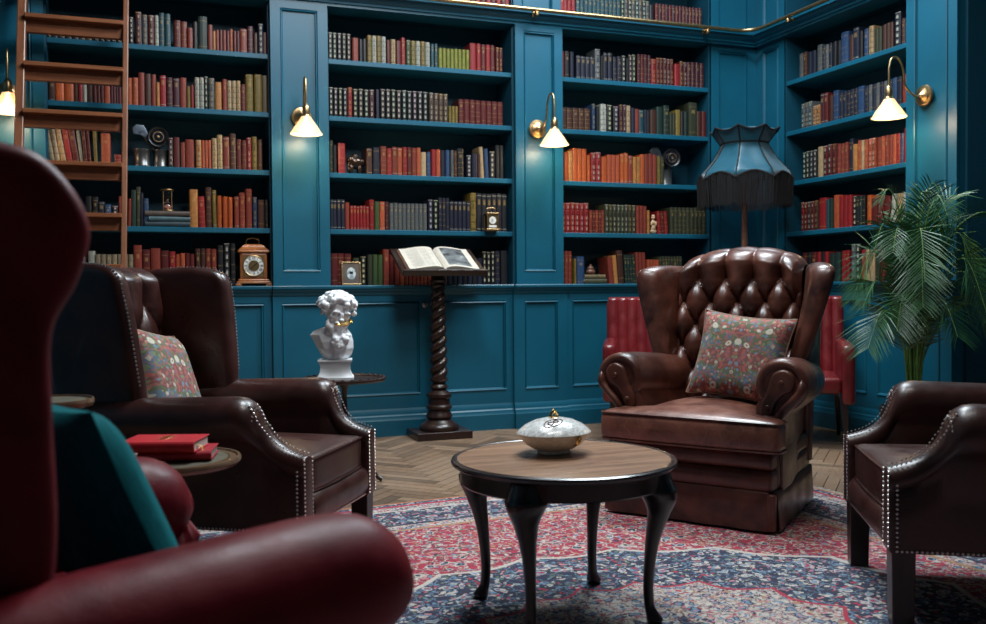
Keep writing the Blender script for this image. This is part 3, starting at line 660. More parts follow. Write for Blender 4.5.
 ('c',3): [(3.056,3.091,1,0.228,'r',0,0),(3.091,3.126,1,0.229,'O',0,0),(3.126,3.165,1,0.237,'o',1,0),(3.165,3.288,3,0.262,'O',0,0),(3.292,3.319,1,0.215,'O',0,0),(3.323,3.417,2,0.239,'R',2,0),(3.421,3.471,1,0.208,'O',0,0),(3.471,3.584,3,0.225,'A',0,0),(3.588,3.661,2,0.242,'O',3,0),(3.661,3.702,1,0.227,'B',3,0),(3.707,3.771,2,0.219,'o',0,0),(3.771,3.85,2,0.244,'OB',0,0),(3.85,3.925,2,0.245,'B',0,0),(3.93,3.995,2,0.229,'Yg',1,0)],
 ('c',4): [(3.058,3.303,6,0.238,'R',2,0),(3.308,3.442,5,0.184,'Br',1,0),(3.446,3.728,8,0.234,'g',2,0),(3.733,3.83,3,0.228,'B',0,0),(3.835,3.858,1,0.196,'o',0,0),(3.937,4.032,3,0.19,'Rr',1,-4),(4.051,4.397,9,0.224,'g',1,0)],
 ('c',5): [(3.059,3.151,3,0.262,'rBB',1,0),(3.173,3.19,1,0.199,'Y',0,0),(3.195,3.261,1,0.223,'U',1,0),(3.484,3.529,1,0.218,'B',0,-5),(3.529,3.566,1,0.234,'o',0,-5),(3.566,3.621,1,0.268,'N',1,-4),(3.63,3.731,4,0.236,'E',1,-4),(3.731,3.823,3,0.254,'B',0,-2),(3.833,3.945,4,0.198,'A',0,0),(3.945,4.164,8,0.224,'g',1,0)],
 ('u',1): [(1.354,1.582,7,0.174,'rB',0,0),(1.582,1.748,5,0.175,'R',1,0),(1.748,1.778,1,0.191,'W',1,0),(1.778,1.916,4,0.184,'rB',0,0),(1.916,2.19,7,0.179,'kSk',2,0),(2.19,2.651,11,0.182,'Rr',1,0)],
 ('v',1): [(3.056,3.195,4,0.188,'R',1,0),(3.199,3.599,11,0.191,'T',1,0),(3.599,3.861,8,0.21,'kS',2,0),(3.865,3.907,1,0.178,'k',0,0),(3.916,4.363,14,0.197,'rV',1,0)],
 ('r',1): [(-0.534,-0.631,2,0.19,'SN',1,0),(-0.643,-0.731,2,0.179,'u',0,0),(-0.743,-0.801,1,0.208,'S',1,0),(-0.801,-0.919,3,0.191,'uS',1,0),(-0.931,-1.007,2,0.188,'k',0,0),(-1.018,-1.099,1,0.23,'U',1,0),(-1.104,-1.146,1,0.199,'N',0,0),(-1.146,-1.208,1,0.234,'u',3,0),(-1.213,-1.249,1,0.196,'k',0,0),(-1.254,-1.3,1,0.202,'U',1,0),(-1.3,-1.349,1,0.208,'C',2,0),(-1.354,-1.437,2,0.177,'g',0,0),(-1.442,-1.542,3,0.182,'N',0,0),(-1.551,-1.611,1,0.241,'u',2,0),(-1.621,-1.711,3,0.177,'NUN',1,0)],
 ('r',2): [(-0.558,-0.691,3,0.198,'S',2,0),(-0.697,-0.784,2,0.156,'o',2,0),(-0.79,-0.875,2,0.23,'Vr',3,0),(-0.881,-0.92,1,0.206,'N',0,0),(-0.931,-0.992,1,0.227,'U',1,0),(-0.997,-1.194,5,0.2,'u',1,0),(-1.194,-1.26,1,0.204,'U',1,0),(-1.265,-1.487,6,0.193,'uS',1,0),(-1.491,-1.622,3,0.194,'uU',1,0),(-1.622,-1.717,2,0.205,'BR',0,0)],
 ('r',3): [(-0.577,-0.75,4,0.22,'k',2,0),(-0.755,-0.813,1,0.24,'C',0,0),(-0.819,-0.971,3,0.237,'r',2,0),(-0.976,-1.095,3,0.225,'B',1,0),(-1.1,-1.143,1,0.245,'u',1,0),(-1.148,-1.195,1,0.199,'o',1,0),(-1.195,-1.297,3,0.218,'AC',1,0),(-1.297,-1.381,2,0.216,'A',2,0),(-1.391,-1.502,3,0.213,'BA',1,0),(-1.502,-1.61,3,0.21,'BAR',1,0),(-1.61,-1.642,1,0.207,'U',1,0),(-1.647,-1.696,1,0.233,'R',0,0)],
 ('r',4): [(-0.559,-0.595,1,0.231,'R',2,0),(-0.595,-0.762,4,0.229,'rN',2,0),(-0.773,-0.848,1,0.24,'R',1,0),(-0.854,-0.927,2,0.23,'TE',0,0),(-0.932,-0.993,1,0.251,'A',0,0),(-0.999,-1.133,3,0.239,'R',0,0),(-1.138,-1.18,1,0.23,'K',2,0),(-1.18,-1.273,3,0.22,'kE',1,0),(-1.283,-1.328,1,0.218,'O',1,0),(-1.333,-1.518,3,0.192,'r',0,0),(-1.518,-1.721,4,0.201,'WCWC',0,5)],
 ('r',5): [(-0.571,-0.739,3,0.238,'rk',1,0),(-0.75,-0.877,3,0.233,'Rk',0,0),(-0.888,-1.01,2,0.221,'E',0,0),(-1.021,-1.113,2,0.233,'R',1,0),(-1.129,-1.223,2,0.281,'SK',2,0),(-1.233,-1.314,2,0.234,'RC',1,0),(-1.314,-1.713,7,0.219,'CgRS',1,0)],
}

GILT = srgb(196, 160, 92); IVO = srgb(205, 200, 180); PAPER = srgb(170, 160, 135)
ORD = ['first', 'second', 'third', 'fourth', 'fifth', 'sixth', 'seventh', 'eighth', 'ninth', 'tenth', 'eleventh', 'twelfth', 'thirteenth', 'fourteenth', 'fifteenth', 'sixteenth', 'seventeenth', 'eighteenth', 'nineteenth']
TENS = ['twentieth', 'thirtieth', 'fortieth', 'fiftieth', 'sixtieth']; TW = ['twenty', 'thirty', 'forty', 'fifty', 'sixty']
def ordinal(i):
    if i <= 19: return ORD[i - 1]
    t, u = divmod(i, 10); return TENS[t - 2] if u == 0 else TW[t - 2] + '-' + ORD[u - 1]
SHELF = {1: 'top', 2: 'second', 3: 'third', 4: 'fourth', 5: 'lowest'}
BAYN = {'a': 'ladder bay', 'b': 'lectern bay', 'c': 'floor-lamp bay', 'r': 'right wall bay', 'u': 'gallery above lectern bay', 'v': 'gallery above floor-lamp bay'}

def book_mesh(mb, w, h, d, base, style, rnd, T):
    """upright book, spine towards -y; T places it"""
    a = w * .5; b = min(.016, w * .5); e = .0025
    arc = [(-a, b * .9), (-a * .9, b * .35), (-a * .5, b * .06), (0, 0), (a * .5, b * .06), (a * .9, b * .35), (a, b * .9)]
    prof = arc + [(a, d), (a - e, d), (a - e, d - .004), (-a + e, d - .004), (-a + e, d), (-a, d)]
    n = len(prof)
    V = [(x, y, 0) for x, y in prof] + [(x, y, h) for x, y in prof]
    F = [(i, (i + 1) % n, n + (i + 1) % n, n + i) for i in range(n)]
    mb.add(V, F + [tuple(range(n))], 0, T, base)
    # page block sunk a little under the boards, with the boards' top edges
    mb.add([(x * (.86 if abs(x) > a * .6 else 1), y + (.002 if y < b else 0), h - .004) for x, y in arc] + [(a - e, d - .004, h - .004), (-a + e, d - .004, h - .004)], [tuple(range(9))], 0, T, PAPER)
    def band(z0, z1, col, out=.0012, k=.97):
        q = [(x * k, y - out) for x, y in arc]
        m_ = len(q); mb.add([(x, y, z0) for x, y in q] + [(x, y, z1) for x, y in q], [(i, i + 1, m_ + i + 1, m_ + i) for i in range(m_ - 1)], 0, T, col)
    dark = tuple(c * .45 for c in base)
    if style == 1:
        z1 = rnd.choice((.12, .09, .16)); lo = tuple(b_ * .35 + g * .65 for b_, g in zip(base, GILT))
        for z in (z1, .86) + ((.33, .5) if rnd.random() < .6 else ()): band(h * z, h * z + .0022, lo)
        if rnd.random() < .6: band(h * .68, h * (.68 + .10), tuple(b_ * .65 + g * .35 for b_, g in zip(base, GILT)), .0008, .7)
    elif style == 2:
        lum = sum(base); hi = IVO if lum < .06 or rnd.random() < .5 else GILT
        bright = tuple(c * rnd.uniform(.55, .8) for c in hi)
        nb = 5
        for k in range(nb):
            z = h * (.06 + .9 * k / nb)
            band(z, z + .0045, dark, .0022)
            band(z + h * .03, z + h * .12, tuple(c * (1.0 if lum < .06 else .7) for c in bright) if k != 3 or lum < .06 else dark, .0009, .62 if lum < .06 else .5)
            band(z + h * .14, z + h * .146, bright, .0009, .8)
        band(h - .008, h - .004, bright, .001)
    elif style == 3:
        lo = tuple(b_ * .4 + g * .6 for b_, g in zip(base, IVO))
        band(h * .70, h * .84, tuple(b_ * .5 + g * .35 for b_, g in zip(base, GILT)), .0009, .8)
        band(h * .06, h * .075, lo); band(h * .93, h * .945, lo)
rnd = random.Random(11)
allb = []
for (bay, s), segs in BOOKS.items():
    zb = LEDGE + PITCH * (5 - s) if bay not in 'uv' else 3.2
    i = 0
    segs = sorted(segs, key=lambda g: min(g[0], g[1]) if bay != 'r' else -max(g[0], g[1]))
    for g in segs:
        x0, x1, n, h, cols, style, lean = g
        if bay == 'r': x0, x1 = -max(x0, x1), -min(x0, x1)
        w = (x1 - x0) / n; setseg = n > 2
        for k in range(n):
            i += 1; xc = x0 + w * (k + .5); lo_, hi_ = {'a': (-.608, .798), 'b': (1.228, 2.638), 'c': (3.062, 4.404), 'r': (.404, 1.721), 'u': (1.228, 2.638), 'v': (3.062, 4.404)}[bay]; xc = min(max(xc, lo_ + w / 2), hi_ - w / 2); cc = cols[k % len(cols)]
            col = tuple(c * .82 for c in srgb(*COLS[cc][0])); vv = 1 + rnd.uniform(-.05, .05) * (1 if setseg else 3)
            col = tuple(min(1, c * vv) for c in col)
            hh = h * (1 + rnd.uniform(-.012, .012) * (1 if setseg else 1.6)); hh = min(hh, .355 / max(.9, cos(radians(lean))))
            dist = Vector((xc if bay != 'r' else XR, 0 if bay != 'r' else -xc, zb)) - Vector((0, -6.73, 1.07))
            ar = w * hh / dist.length_squared * (1 if bay != 'r' else .45)
            if bay in 'uv': ar *= .5
            if bay == 'a' and s == 1 and xc < -.1: ar *= .4
            if s == 5 and ((bay == 'a') or (bay == 'b' and 1.66 < xc < 2.25)): ar *= .45
            if bay == 'r' and xc > 1.3 and s >= 4: ar *= .3
            allb.append((ar, bay, s, i, xc, w, hh, zb, col, cc, style, lean, rnd.uniform(.0, .012) if not setseg else .004 + rnd.uniform(0, .002)))
allb.sort(key=lambda b: -b[0])
extra = {'book': 'books'}
stuff = MB()
def book_T(bay, xc, zb, w, hh, lean, off):
    L = radians(lean); lift = abs(sin(L)) * w * .5
    T = Matrix.Translation((xc, .012 + off, zb + lift)) @ Matrix.Rotation(L, 4, 'Y')
    return (TR @ T) if bay == 'r' else T
for q, (ar, bay, s, i, xc, w, hh, zb, col, cc, style, lean, off) in enumerate(allb):
    ww = max(.012, w - .0016)
    if q < 300:
        mb = MB(); book_mesh(mb, ww, hh, .17 + rnd.uniform(-.01, .02), col, style, rnd, Matrix.Identity(4))
        o = mb.build('book', M['book'], smooth=False, attr='Col'); o.matrix_world = book_T(bay, xc, zb, w, hh, lean, off)
        size = 'tall' if hh > .235 else 'short' if hh < .175 else 'medium'
        dec = {0: 'plain-spined', 1: 'gilt-lined', 2: 'band-spined', 3: 'labelled'}[style]
        kind = 'leaning' if lean else dec
        sh = SHELF[s] + ' shelf, ' if bay not in 'uv' else ''
        tag(o, f'{size} {COLS[cc][1]} {kind} book, {ordinal(i)} from left, {sh}{BAYN[bay]}', 'book', 'books on the ' + sh.replace(',', ' of') + BAYN[bay])
    else:
        book_mesh(stuff, ww, hh, .17, col, style, rnd, book_T(bay, xc, zb, w, hh, lean, off))
tag(stuff.build('more_books', M['book'], smooth=False, attr='Col'), 'remaining smaller old books standing between the others along the shelves', 'books', kind='stuff')

def flat_book(x, y, z, w, d, t, rot, col, label, T=None, group=None, mats=None, ribbon=False):
    """a book lying flat: boards, page block, rounded spine at -y"""
    r = thing('book', label, 'book', (x, y, z), rot, group)
    cm, pm = mats or (None, M['page'])
    m = MB(); bt = .003
    for z0, z1 in ((0, bt), (t - bt, t)): m.add(*box(-w / 2, w / 2, -d / 2, d / 2, z0, z1), col=col)
    m.add(*loft([[(-w / 2 + (w if e_ else 0), -d / 2 + .004 - .011 * sin(a), t / 2 - t / 2 * cos(a)) for a in [pi * k / 8 for k in range(9)]] for e_ in (0, 1)], True, True), col=col)
    m.build('cover', cm or M['book'], r, attr=None if cm else 'Col', smooth=False, bevel=.001, bseg=1)
    ob('page_block', box(-w / 2 + .004, w / 2 - .005, -d / 2 + .004, d / 2 - .005, bt, t - bt), pm, r, smooth=False)
    return r

# flat stacks on the shelves
zs = LEDGE + PITCH
for k, (w, t, c_, lab) in enumerate(((.29, .036, (40, 62, 72), 'petrol book lying at the bottom of the stack under the hourglass'), (.27, .034, (60, 92, 100), 'grey-blue book lying in the middle of the stack under the hourglass'), (.29, .036, (84, 72, 66), 'brown book lying on top of the stack under the hourglass'))):
    flat_book(.118 + .008 * (k % 2), .10, zs + sum((.037, .035, .037)[:k]), w, .19, t, (-1, 2, -1)[k], srgb(*c_), lab, group='books stacked under the hourglass')
flat_book(3.355, .10, LEDGE, .21, .16, .04, 0, srgb(70, 70, 48), 'olive book lying flat under the small brown dome on lowest shelf', group='books stacked in the floor-lamp bay')
flat_book(3.355, .10, LEDGE + .041, .19, .15, .034, 2, srgb(112, 96, 66), 'patterned olive book lying on another, beneath a brown dome, lowest shelf', group='books stacked in the floor-lamp bay')

# ------------------------------------------------------------------ things on the shelves
def dial(parent, cx, y, cz, r, name='dial'):
    R_ = Matrix.Translation((cx, y, cz)) @ Matrix.Rotation(radians(90), 4, 'X')
    m = MB(); m.add(*lathe([(.0001, .002), (r, .002), (r, 0)], 36), xf=R_); d = m.build(name, M['ivory'], parent, smooth=False)
    m = MB()
    m.add(*lathe([(r * .55, .0045), (r * .52, .0045), (r * .52, .002), (r * .55, .002)], 30, cap=False), xf=R_)
    m.add(*lathe([(r * 1.04, .005), (r * 1.0, .006), (r * .97, .0045), (r * .97, .002)], 36, cap=False), xf=R_); m.add(*lathe([(.0001, .0035), (r * .5, .0035), (r * .5, .002)], 24), xf=R_)
    m.build('chapter_ring', M['brassd'], d)
    m = MB()
    ROM = ['XII', 'I', 'II', 'III', 'IIII', 'V', 'VI', 'VII', 'VIII', 'IX', 'X', 'XI']
    for k, s_ in enumerate(ROM):      # each numeral out of thin strokes
        a = -2 * pi * k / 12; ww = .018 * r / .06
        tot = sum({'I': .5, 'V': 1, 'X': 1}[c] for c in s_) * ww * .55; u = -tot / 2
        for ch in s_:
            wd = {'I': .5, 'V': 1, 'X': 1}[ch] * ww * .55; hh = r * .15
            st = {'I': [(.5, -1, .5, 1)], 'V': [(0.1, 1, .5, -1), (.5, -1, .9, 1)], 'X': [(0.1, 1, .9, -1), (.1, -1, .9, 1)]}[ch]
            for (p, q_, p2, q2) in st:
                A = Vector((u + wd * p, r * .77 + hh * q_, 0)); B = Vector((u + wd * p2, r * .77 + hh * q2, 0)); n_ = (B - A).orthogonal().normalized(); n_ = Vector((-(B - A).y, (B - A).x, 0)).normalized() * r * .017
                Q = [A - n_, B - n_, B + n_, A + n_]
                m.add([tuple(R_ @ (Matrix.Rotation(a, 4, 'Z') @ (v + Vector((0, 0, .0033))))) for v in Q], [(0, 1, 2, 3)])
            u += wd
    m.build('numerals', M['inkblack'], d, smooth=False)
    for nm, a, L, w_ in (('hour_hand', radians(-50), r * .5, .0035), ('minute_hand', radians(128), r * .78, .0025)):
        m = MB(); m.add([(-w_, -r * .1, .006), (w_, -r * .1, .006), (w_ * .8, L * .7, .006), (0, L, .006), (-w_ * .8, L * .7, .006)], [(0, 1, 2, 3, 4)], xf=R_ @ Matrix.Rotation(a, 4, 'Z')); m.build(nm, M['inkblack'], d, smooth=False, solid=.001)
    return d

def mantel_clock():
    t = thing('mantel_clock', 'wooden bracket clock with silver dial and brass handle on the ledge', 'clock', (.683, .06, LEDGE))
    w = M['clockwood']
    m = MB()
    for x in (-.105, .105):
        for y in (-.05, .05): m.add(*rbox(x - .022, x + .022, y - .018, y + .018, 0, .02, .006, 1))
    m.add(*rbox(-.118, .118, -.07, .07, .016, .034, .007, 2)); m.add(*rbox(-.107, .107, -.062, .062, .032, .05, .008, 2))
    m.build('base', w, t)
    ob('case', box(-.092, .092, -.052, .052, .048, .238), w, t, smooth=False, bevel=.003)
    m = MB(); m.add(*rbox(-.108, .108, -.066, .066, .236, .252, .006, 2))
    pr = [(.1, .252), (.098, .262), (.085, .268), (.075, .282), (.062, .292), (.05, .296)]
    m.add(*loft([[(-a, -a * .6, z), (a, -a * .6, z), (a, a * .6, z), (-a, a * .6, z)] for a, z in pr]))
    m.build('top', w, t, angle=30)
    ob('handle', tube(crom([(-.045, 0, .292), (-.043, 0, .322), (-.02, 0, .338), (.02, 0, .338), (.043, 0, .322), (.045, 0, .292)]), .0045, 8), M['brass'], t)
    ob('door', box(-.08, .08, -.058, -.05, .06, .226), M['clockwood'], t, smooth=False, bevel=.002)
    ob('dial_plate', box(-.072, .072, -.0605, -.057, .068, .218), M['brass'], t, smooth=False)
    dial(t, 0, -.0605, .143, .071)
mantel_clock()

def carriage_clock():
    t = thing('carriage_clock', 'small brass carriage clock in front of slate books, fourth shelf', 'clock', (2.455, .0, LEDGE + PITCH))
    t.location.y = .03 - .055
    b = M['brass']
    ob('base', rbox(-.052, .052, -.04, .04, 0, .018, .004, 2), b, t)
    ob('top', rbox(-.05, .05, -.038, .038, .128, .14, .004, 2), b, t)
    for x in (-.043, .043):
        for y in (-.031, .031): ob('corner_post', lathe([(.004, .016), (.005, .03), (.004, .07), (.005, .115), (.004, .13)], 8, x, y), b, t)
    ob('dial', box(-.038, .038, -.030, -.026, .02, .128), M['brass'], t, smooth=False)
    m = MB(); R_ = Matrix.Translation((0, -.030, .082)) @ Matrix.Rotation(radians(90), 4, 'X'); m.add(*lathe([(.0001, .002), (.028, .002), (.028, 0)], 24), xf=R_); m.add(*box(-.03, .03, -.032, -.030, .028, .045)); m.build('enamel_face', M['ivory'], t, smooth=False)
    m = MB()
    for a, L in ((.6, .02), (2.4, .014)): m.add([(-.0015, -.002, .004), (.0015, -.002, .004), (.0008, L, .004), (-.0008, L, .004)], [(0, 1, 2, 3)], xf=R_ @ Matrix.Rotation(a, 4, 'Z'))
    m.build('hands', M['inkblack'], t, smooth=False, solid=.0008)
    ob('works', box(-.03, .03, -.02, .02, .02, .12), M['brassd'], t, smooth=False)
    ob('handle', tube(crom([(-.03, 0, .138), (-.034, 0, .158), (-.03, 0, .175), (0, 0, .178), (.03, 0, .175), (.034, 0, .158), (.03, 0, .138)]), .0035, 8), b, t)
carriage_clock()

def picture_frame():
    t = thing('picture_frame', 'small gilt picture frame with pale oval portrait leaning on books', 'picture frame', (1.375, -.005, LEDGE + .002), 2)
    R_ = Matrix.Rotation(radians(-8), 4, 'X')
    w, h = .072, .172
    m = MB()
    for b in (box(-w, w, -.006, .006, 0, .011), box(-w, w, -.006, .006, h - .011, h), box(-w, -w + .011, -.006, .006, .011, h - .011), box(w - .011, w, -.006, .006, .011, h - .011)): m.add(*b, xf=R_)
    m.build('frame', M['brass'], t, smooth=False, bevel=.002)
    MB().add(*box(-w + .01, w - .01, -.002, .003, .01, h - .01), xf=R_).build('mount', plain('grey_brown_mount', (.10, .075, .06), .8), t, smooth=False)
    n = NT('faded_portrait_print'); n.set(Base_Color=n.mix(n.ramp(n.noise(n.obj(), 30, 3).outputs[0], [(.42, 0), (.55, 1)]), (.20, .26, .28), (.55, .6, .6)), Roughness=.6)
    m = MB(); m.add([(.033 * cos(a), -.0035, h / 2 + .045 * sin(a)) for a in [2 * pi * k / 28 for k in range(28)]], [tuple(range(28))], xf=R_); m.build('portrait', n.m, t, smooth=False)
    ob('strut', box(-.012, .012, .008, .012, .002, .1), M['black'], t, smooth=False)
picture_frame()

def hourglass():
    t = thing('hourglass', 'clear hourglass with thin posts standing on stacked books', 'hourglass', (.118, .08, LEDGE + PITCH + .111))
    for z in (0, .142): ob('end_plate', lathe([(.0001, z), (.045, z), (.047, z + .004), (.045, z + .008), (.0001, z + .008)], 20), M['brassd'], t)
    for k in range(4):
        a = pi / 4 + k * pi / 2; ob('post', lathe([(.003, .008), (.004, .04), (.0025, .075), (.004, .11), (.003, .142)], 8, .038 * cos(a), .038 * sin(a)), M['brass'], t)
    ob('glass', lathe([(.0001, .009), (.024, .012), (.031, .03), (.028, .05), (.012, .068), (.005, .075), (.012, .082), (.028, .1), (.031, .12), (.024, .138), (.0001, .141)], 20), M['glass'], t)
    ob('sand', lathe([(.0001, .0105), (.022, .0135), (.027, .028), (.012, .04), (.0001, .046)], 16), plain('pink_sand', (.5, .24, .2), .9), t)
hourglass()

def projector(x, y, z, s, rot, label, twin):
    """old lamp head with a round lens on a yoke, standing on cylindrical drums"""
    t = thing('antique_lantern', label, 'lantern', (x, y, z), rot, 'antique lens lanterns on the third shelf'); t.scale = (s, s, s)
    if twin:
        for dx in (-.055, .055): ob('drum', lathe([(.0001, 0), (.048, 0), (.05, .004), (.05, .012), (.047, .016), (.047, .095), (.05, .1), (.05, .11), (.0001, .112)], 24, dx, 0), M['drum'], t)
    else:
        ob('drum', lathe([(.0001, 0), (.05, 0), (.052, .006), (.048, .014), (.048, .10), (.051, .106), (.0001, .11)], 24), M['drum'], t)
    H = .17
    ob('yoke', slab([(-.10, .03), (-.075, .065), (-.05, .06), (-.045, .02), (-.02, -.03), (.02, -.058), (.06, -.06), (.055, -.045), (.02, -.035), (.0, .0), (-.02, .05), (-.04, .09), (-.085, .095), (-.11, .07)], .03, .006, lambda a, b, c: (a, c + .015, H + b)), M['greymetal'], t)
    R_ = Matrix.Translation((.035, 0, H + .015)) @ Matrix.Rotation(radians(90), 4, 'X')
    m = MB(); m.add(*lathe([(.0001, -.06), (.04, -.055), (.05, -.03), (.052, .02), (.06, .025), (.062, .045), (.058, .052), (.052, .05), (.046, .04), (.03, .034), (.0001, .03)], 28), xf=R_); h = m.build('lamp_head', M['black'], t)
    m = MB(); m.add(*lathe([(.044, .043), (.036, .052), (.0001, .056)], 24, cap=True), xf=R_); m.build('lens', M['lens'], h)
    m = MB(); m.add(*lathe([(.033, .05), (.031, .055), (.028, .055), (.028, .05)], 24, cap=False), xf=R_); m.add(*lathe([(.008, .05), (.008, .059), (.0001, .06)], 12), xf=R_); m.build('lens_ring', M['brassd'], h)
    ob('neck', lathe([(.016, .10), (.014, .125), (.02, .14)], 12, .02, .01), M['black'], t)
    ob('finial', lathe([(.0001, 0), (.008, .002), (.004, .008), (.008, .014), (.0001, .02)], 10, .035, 0), M['brass'], t).location.z = H + .066
projector(.02, .10, LEDGE + 2 * PITCH, 1.12, 6, 'grey and black lens lantern on twin drums, ladder bay', True)
projector(4.045, .10, LEDGE + 2 * PITCH, 1.22, -8, 'dark lens lantern on a single drum, floor-lamp bay', False)

def ornament():
    def blob(name, label, cat, loc, parts, mat, vox=.004):
        m = MB()
        for (c, r, st) in parts:
            n_, k = 14, 10
            V, F = lathe([(max(.0001, sin(pi * i / k)) * r, -cos(pi * i / k) * r) for i in range(k + 1)], n_)
            m.add([(c[0] + v[0] * st[0], c[1] + v[1] * st[1], c[2] + v[2] * st[2]) for v in V], F)
        o = m.build(name, mat); o.location = loc
        md = o.modifiers.new('remesh', 'REMESH'); md.mode = 'VOXEL'; md.voxel_size = vox; md.use_smooth_shade = True
        return tag(o, label, cat)
    pol = plain('polished_dark_bronze', (.05, .028, .018), .18, .6, .3, 20)
    blob('figurine', 'shiny dark elephant-shaped figurine among the books on third shelf', 'figurine', (1.425, .07, LEDGE + 2 * PITCH),
         [((0, 0, .085), .05, (1.15, .75, .9)), ((-.035, -.01, .10), .034, (1, .8, 1)), ((.05, 0, .09), .03, (1, .8, 1)), ((-.05, -.02, .06), .013, (1, 1, 2.2)), ((-.055, -.025, .03), .011, (1, 1, 1.6)), ((-.03, -.02, .035), .016, (1, 1, 2.1)), ((.03, -.02, .035), .016, (1, 1, 2.1)), ((-.03, .02, .035), .016, (1, 1, 2.1)), ((.03, .02, .035), .016, (1, 1, 2.1)), ((0, 0, .135), .02, (1.2, 1, .8))], pol)
    blob('figurine', 'small cream seated figurine with brown robe between red books', 'figurine', (3.905, .05, LEDGE + PITCH),
         [((0, 0, .02), .03, (1, .8, .7)), ((0, 0, .05), .024, (.9, .8, 1.3)), ((0, 0, .09), .022, (1, .8, 1.3)), ((0, 0, .135), .017, (1, 1, 1.1)), ((-.02, -.01, .085), .009, (1, 1, 2.4)), ((.02, -.01, .085), .009, (1, 1, 2.4)), ((0, 0, .15), .014, (1.2, 1.2, .8))], plain('cream_and_brown_glaze', (.42, .28, .16), .3, 0, .8, 35), .003)
    blob('ornament', 'small brown domed ornament on top of two olive books', 'ornament', (3.35, .09, LEDGE + .076),
         [((0, 0, .022), .034, (1.2, 1, .7)), ((0, 0, .05), .026, (1.1, 1, .8)), ((0, 0, .075), .01, (1, 1, 1))], plain('brown_dome', (.12, .045, .028), .45), .004)
    blob('vase', 'small round white vase beside the pale books on lowest shelf', 'vase', (-.43, .08, LEDGE),
         [((0, 0, .05), .05, (.8, .8, 1)), ((0, 0, .12), .038, (.8, .8, 1.6)), ((0, 0, .185), .026, (1, 1, 1))], M['plaster'], .005)
ornament()

# ------------------------------------------------------------------ wall lamps
def wall_lamp(T, label, bx, yw, zc, side, reach):
    """brass swan-neck lamp with a flared glass shade; plate on the wall, shade hanging to one side"""
    t = thing('wall_lamp', label, 'lamp', T @ Vector((bx, yw, zc)), math.degrees(T.to_euler().z), 'brass wall lamps')
    R_ = Matrix.Rotation(radians(90), 4, 'X'); b = M['brass']
    MB().add(*lathe([(.0001, 0), (.07, 0), (.073, .006), (.068, .014), (.05, .018), (.048, .024), (.03, .03), (.02, .036), (.012, .045), (.0001, .048)], 32), xf=R_).build('wall_plate', b, t)
    dx, y = side, -reach
    pth = crom([(0, -.04, 0), (dx * .25, -.075, -.005), (dx * .5, y * .55, .06), (dx * .58, y * .62, .17), (dx * .72, y * .75, .235), (dx * .9, y * .92, .235), (dx, y, .17), (dx, y, .06), (dx, y, .03)], 8)
    ob('arm', tube(pth, .0075, 10), b, t)
    ob('lamp_holder', lathe([(.0001, .055), (.012, .055), (.02, .045), (.026, .03), (.027, .0), (.025, -.018), (.03, -.024), (.03, -.034), (.0001, -.036)], 20, dx, y), b, t)
    m = MB()
    def rr(i, n=48): return 1 + .012 * cos(i * 2 * pi / 3)
    prof = [(.030, -.03), (.034, -.04), (.052, -.068), (.074, -.10), (.093, -.132), (.100, -.140), (.098, -.144), (.090, -.134), (.070, -.102), (.048, -.07), (.028, -.042)]
    rings = [[(dx + 1.1 * r * rr(i) * cos(2 * pi * i / 48), y + 1.1 * r * rr(i) * sin(2 * pi * i / 48), z * 1.06) for i in range(48)] for r, z in prof]
    m.add(*loft(rings, False, False)); sh = m.build('lamp_shade', M['shade'], t)
    ob('bulb', lathe([(.0001, -.036), (.012, -.04), (.014, -.055), (.026, -.078), (.028, -.09), (.02, -.108), (.0001, -.114)], 16, dx, y), M['bulb'], t)
    l = bpy.data.lights.new('wall_lamp_light', 'POINT'); l.energy = SCONCE_W; l.color = (1, .74, .46); l.shadow_soft_size = .05
    lo = bpy.data.objects.new('wall_lamp_light', l); C.objects.link(lo); lo.parent = t; lo.location = (dx, y, -.135)
wall_lamp(TB, 'brass swan-neck wall lamp, left edge behind the ladder', -.84, -.052, 2.34, .03, .21)
wall_lamp(TB, 'brass swan-neck wall lamp on the pilaster above the white bust', 1.02, -.052, 2.295, .0, .21)
wall_lamp(TB, 'brass swan-neck wall lamp on the pilaster right of the lectern', 2.83, -.052, 2.305, .05, .21)
wall_lamp(TR, 'brass swan-neck wall lamp on right wall above the palm', 1.90, -.052, 2.325, -.03, .27)

# ------------------------------------------------------------------ ladder
def ladder():
    t = thing('library_ladder', 'tall oak library ladder leaning on the left bookcase', 'ladder', (0, 0, 0))
    def y(z): return -.16 - (3.19 - z) * .20
    def xs(z, s): return (-.718 - (3.19 - z) * .016, -.115 - (3.19 - z) * .02)[s]
    for s in (0, 1):
        w = .017 if s else .025
        V = []
        for z in (.012, 3.35): 
            for (a, b) in ((-w, -.035), (w, -.035), (w, .035), (-w, .035)): V.append((xs(z, s) + a, y(z) + b, z))
        ob('side_rail', (V, [(0, 3, 2, 1), (4, 5, 6, 7), (0, 1, 5, 4), (1, 2, 6, 5), (2, 3, 7, 6), (3, 0, 4, 7)]), M['ladderv'], t, smooth=False, bevel=.006)
    k = 0
    for z in LADDER_Z:
        x0, x1 = xs(z, 0) + .02, xs(z, 1) - .013
        m = MB(); m.add(*box(x0, x1, y(z) - .075, y(z) + .05, z - .026, z)); m.add(*box(x0, x1, y(z) - .015, y(z) + .03, z - .105, z - .024))
        m.build('tread', M['ladder'], t, smooth=False, bevel=.003, bseg=1)
ladder()
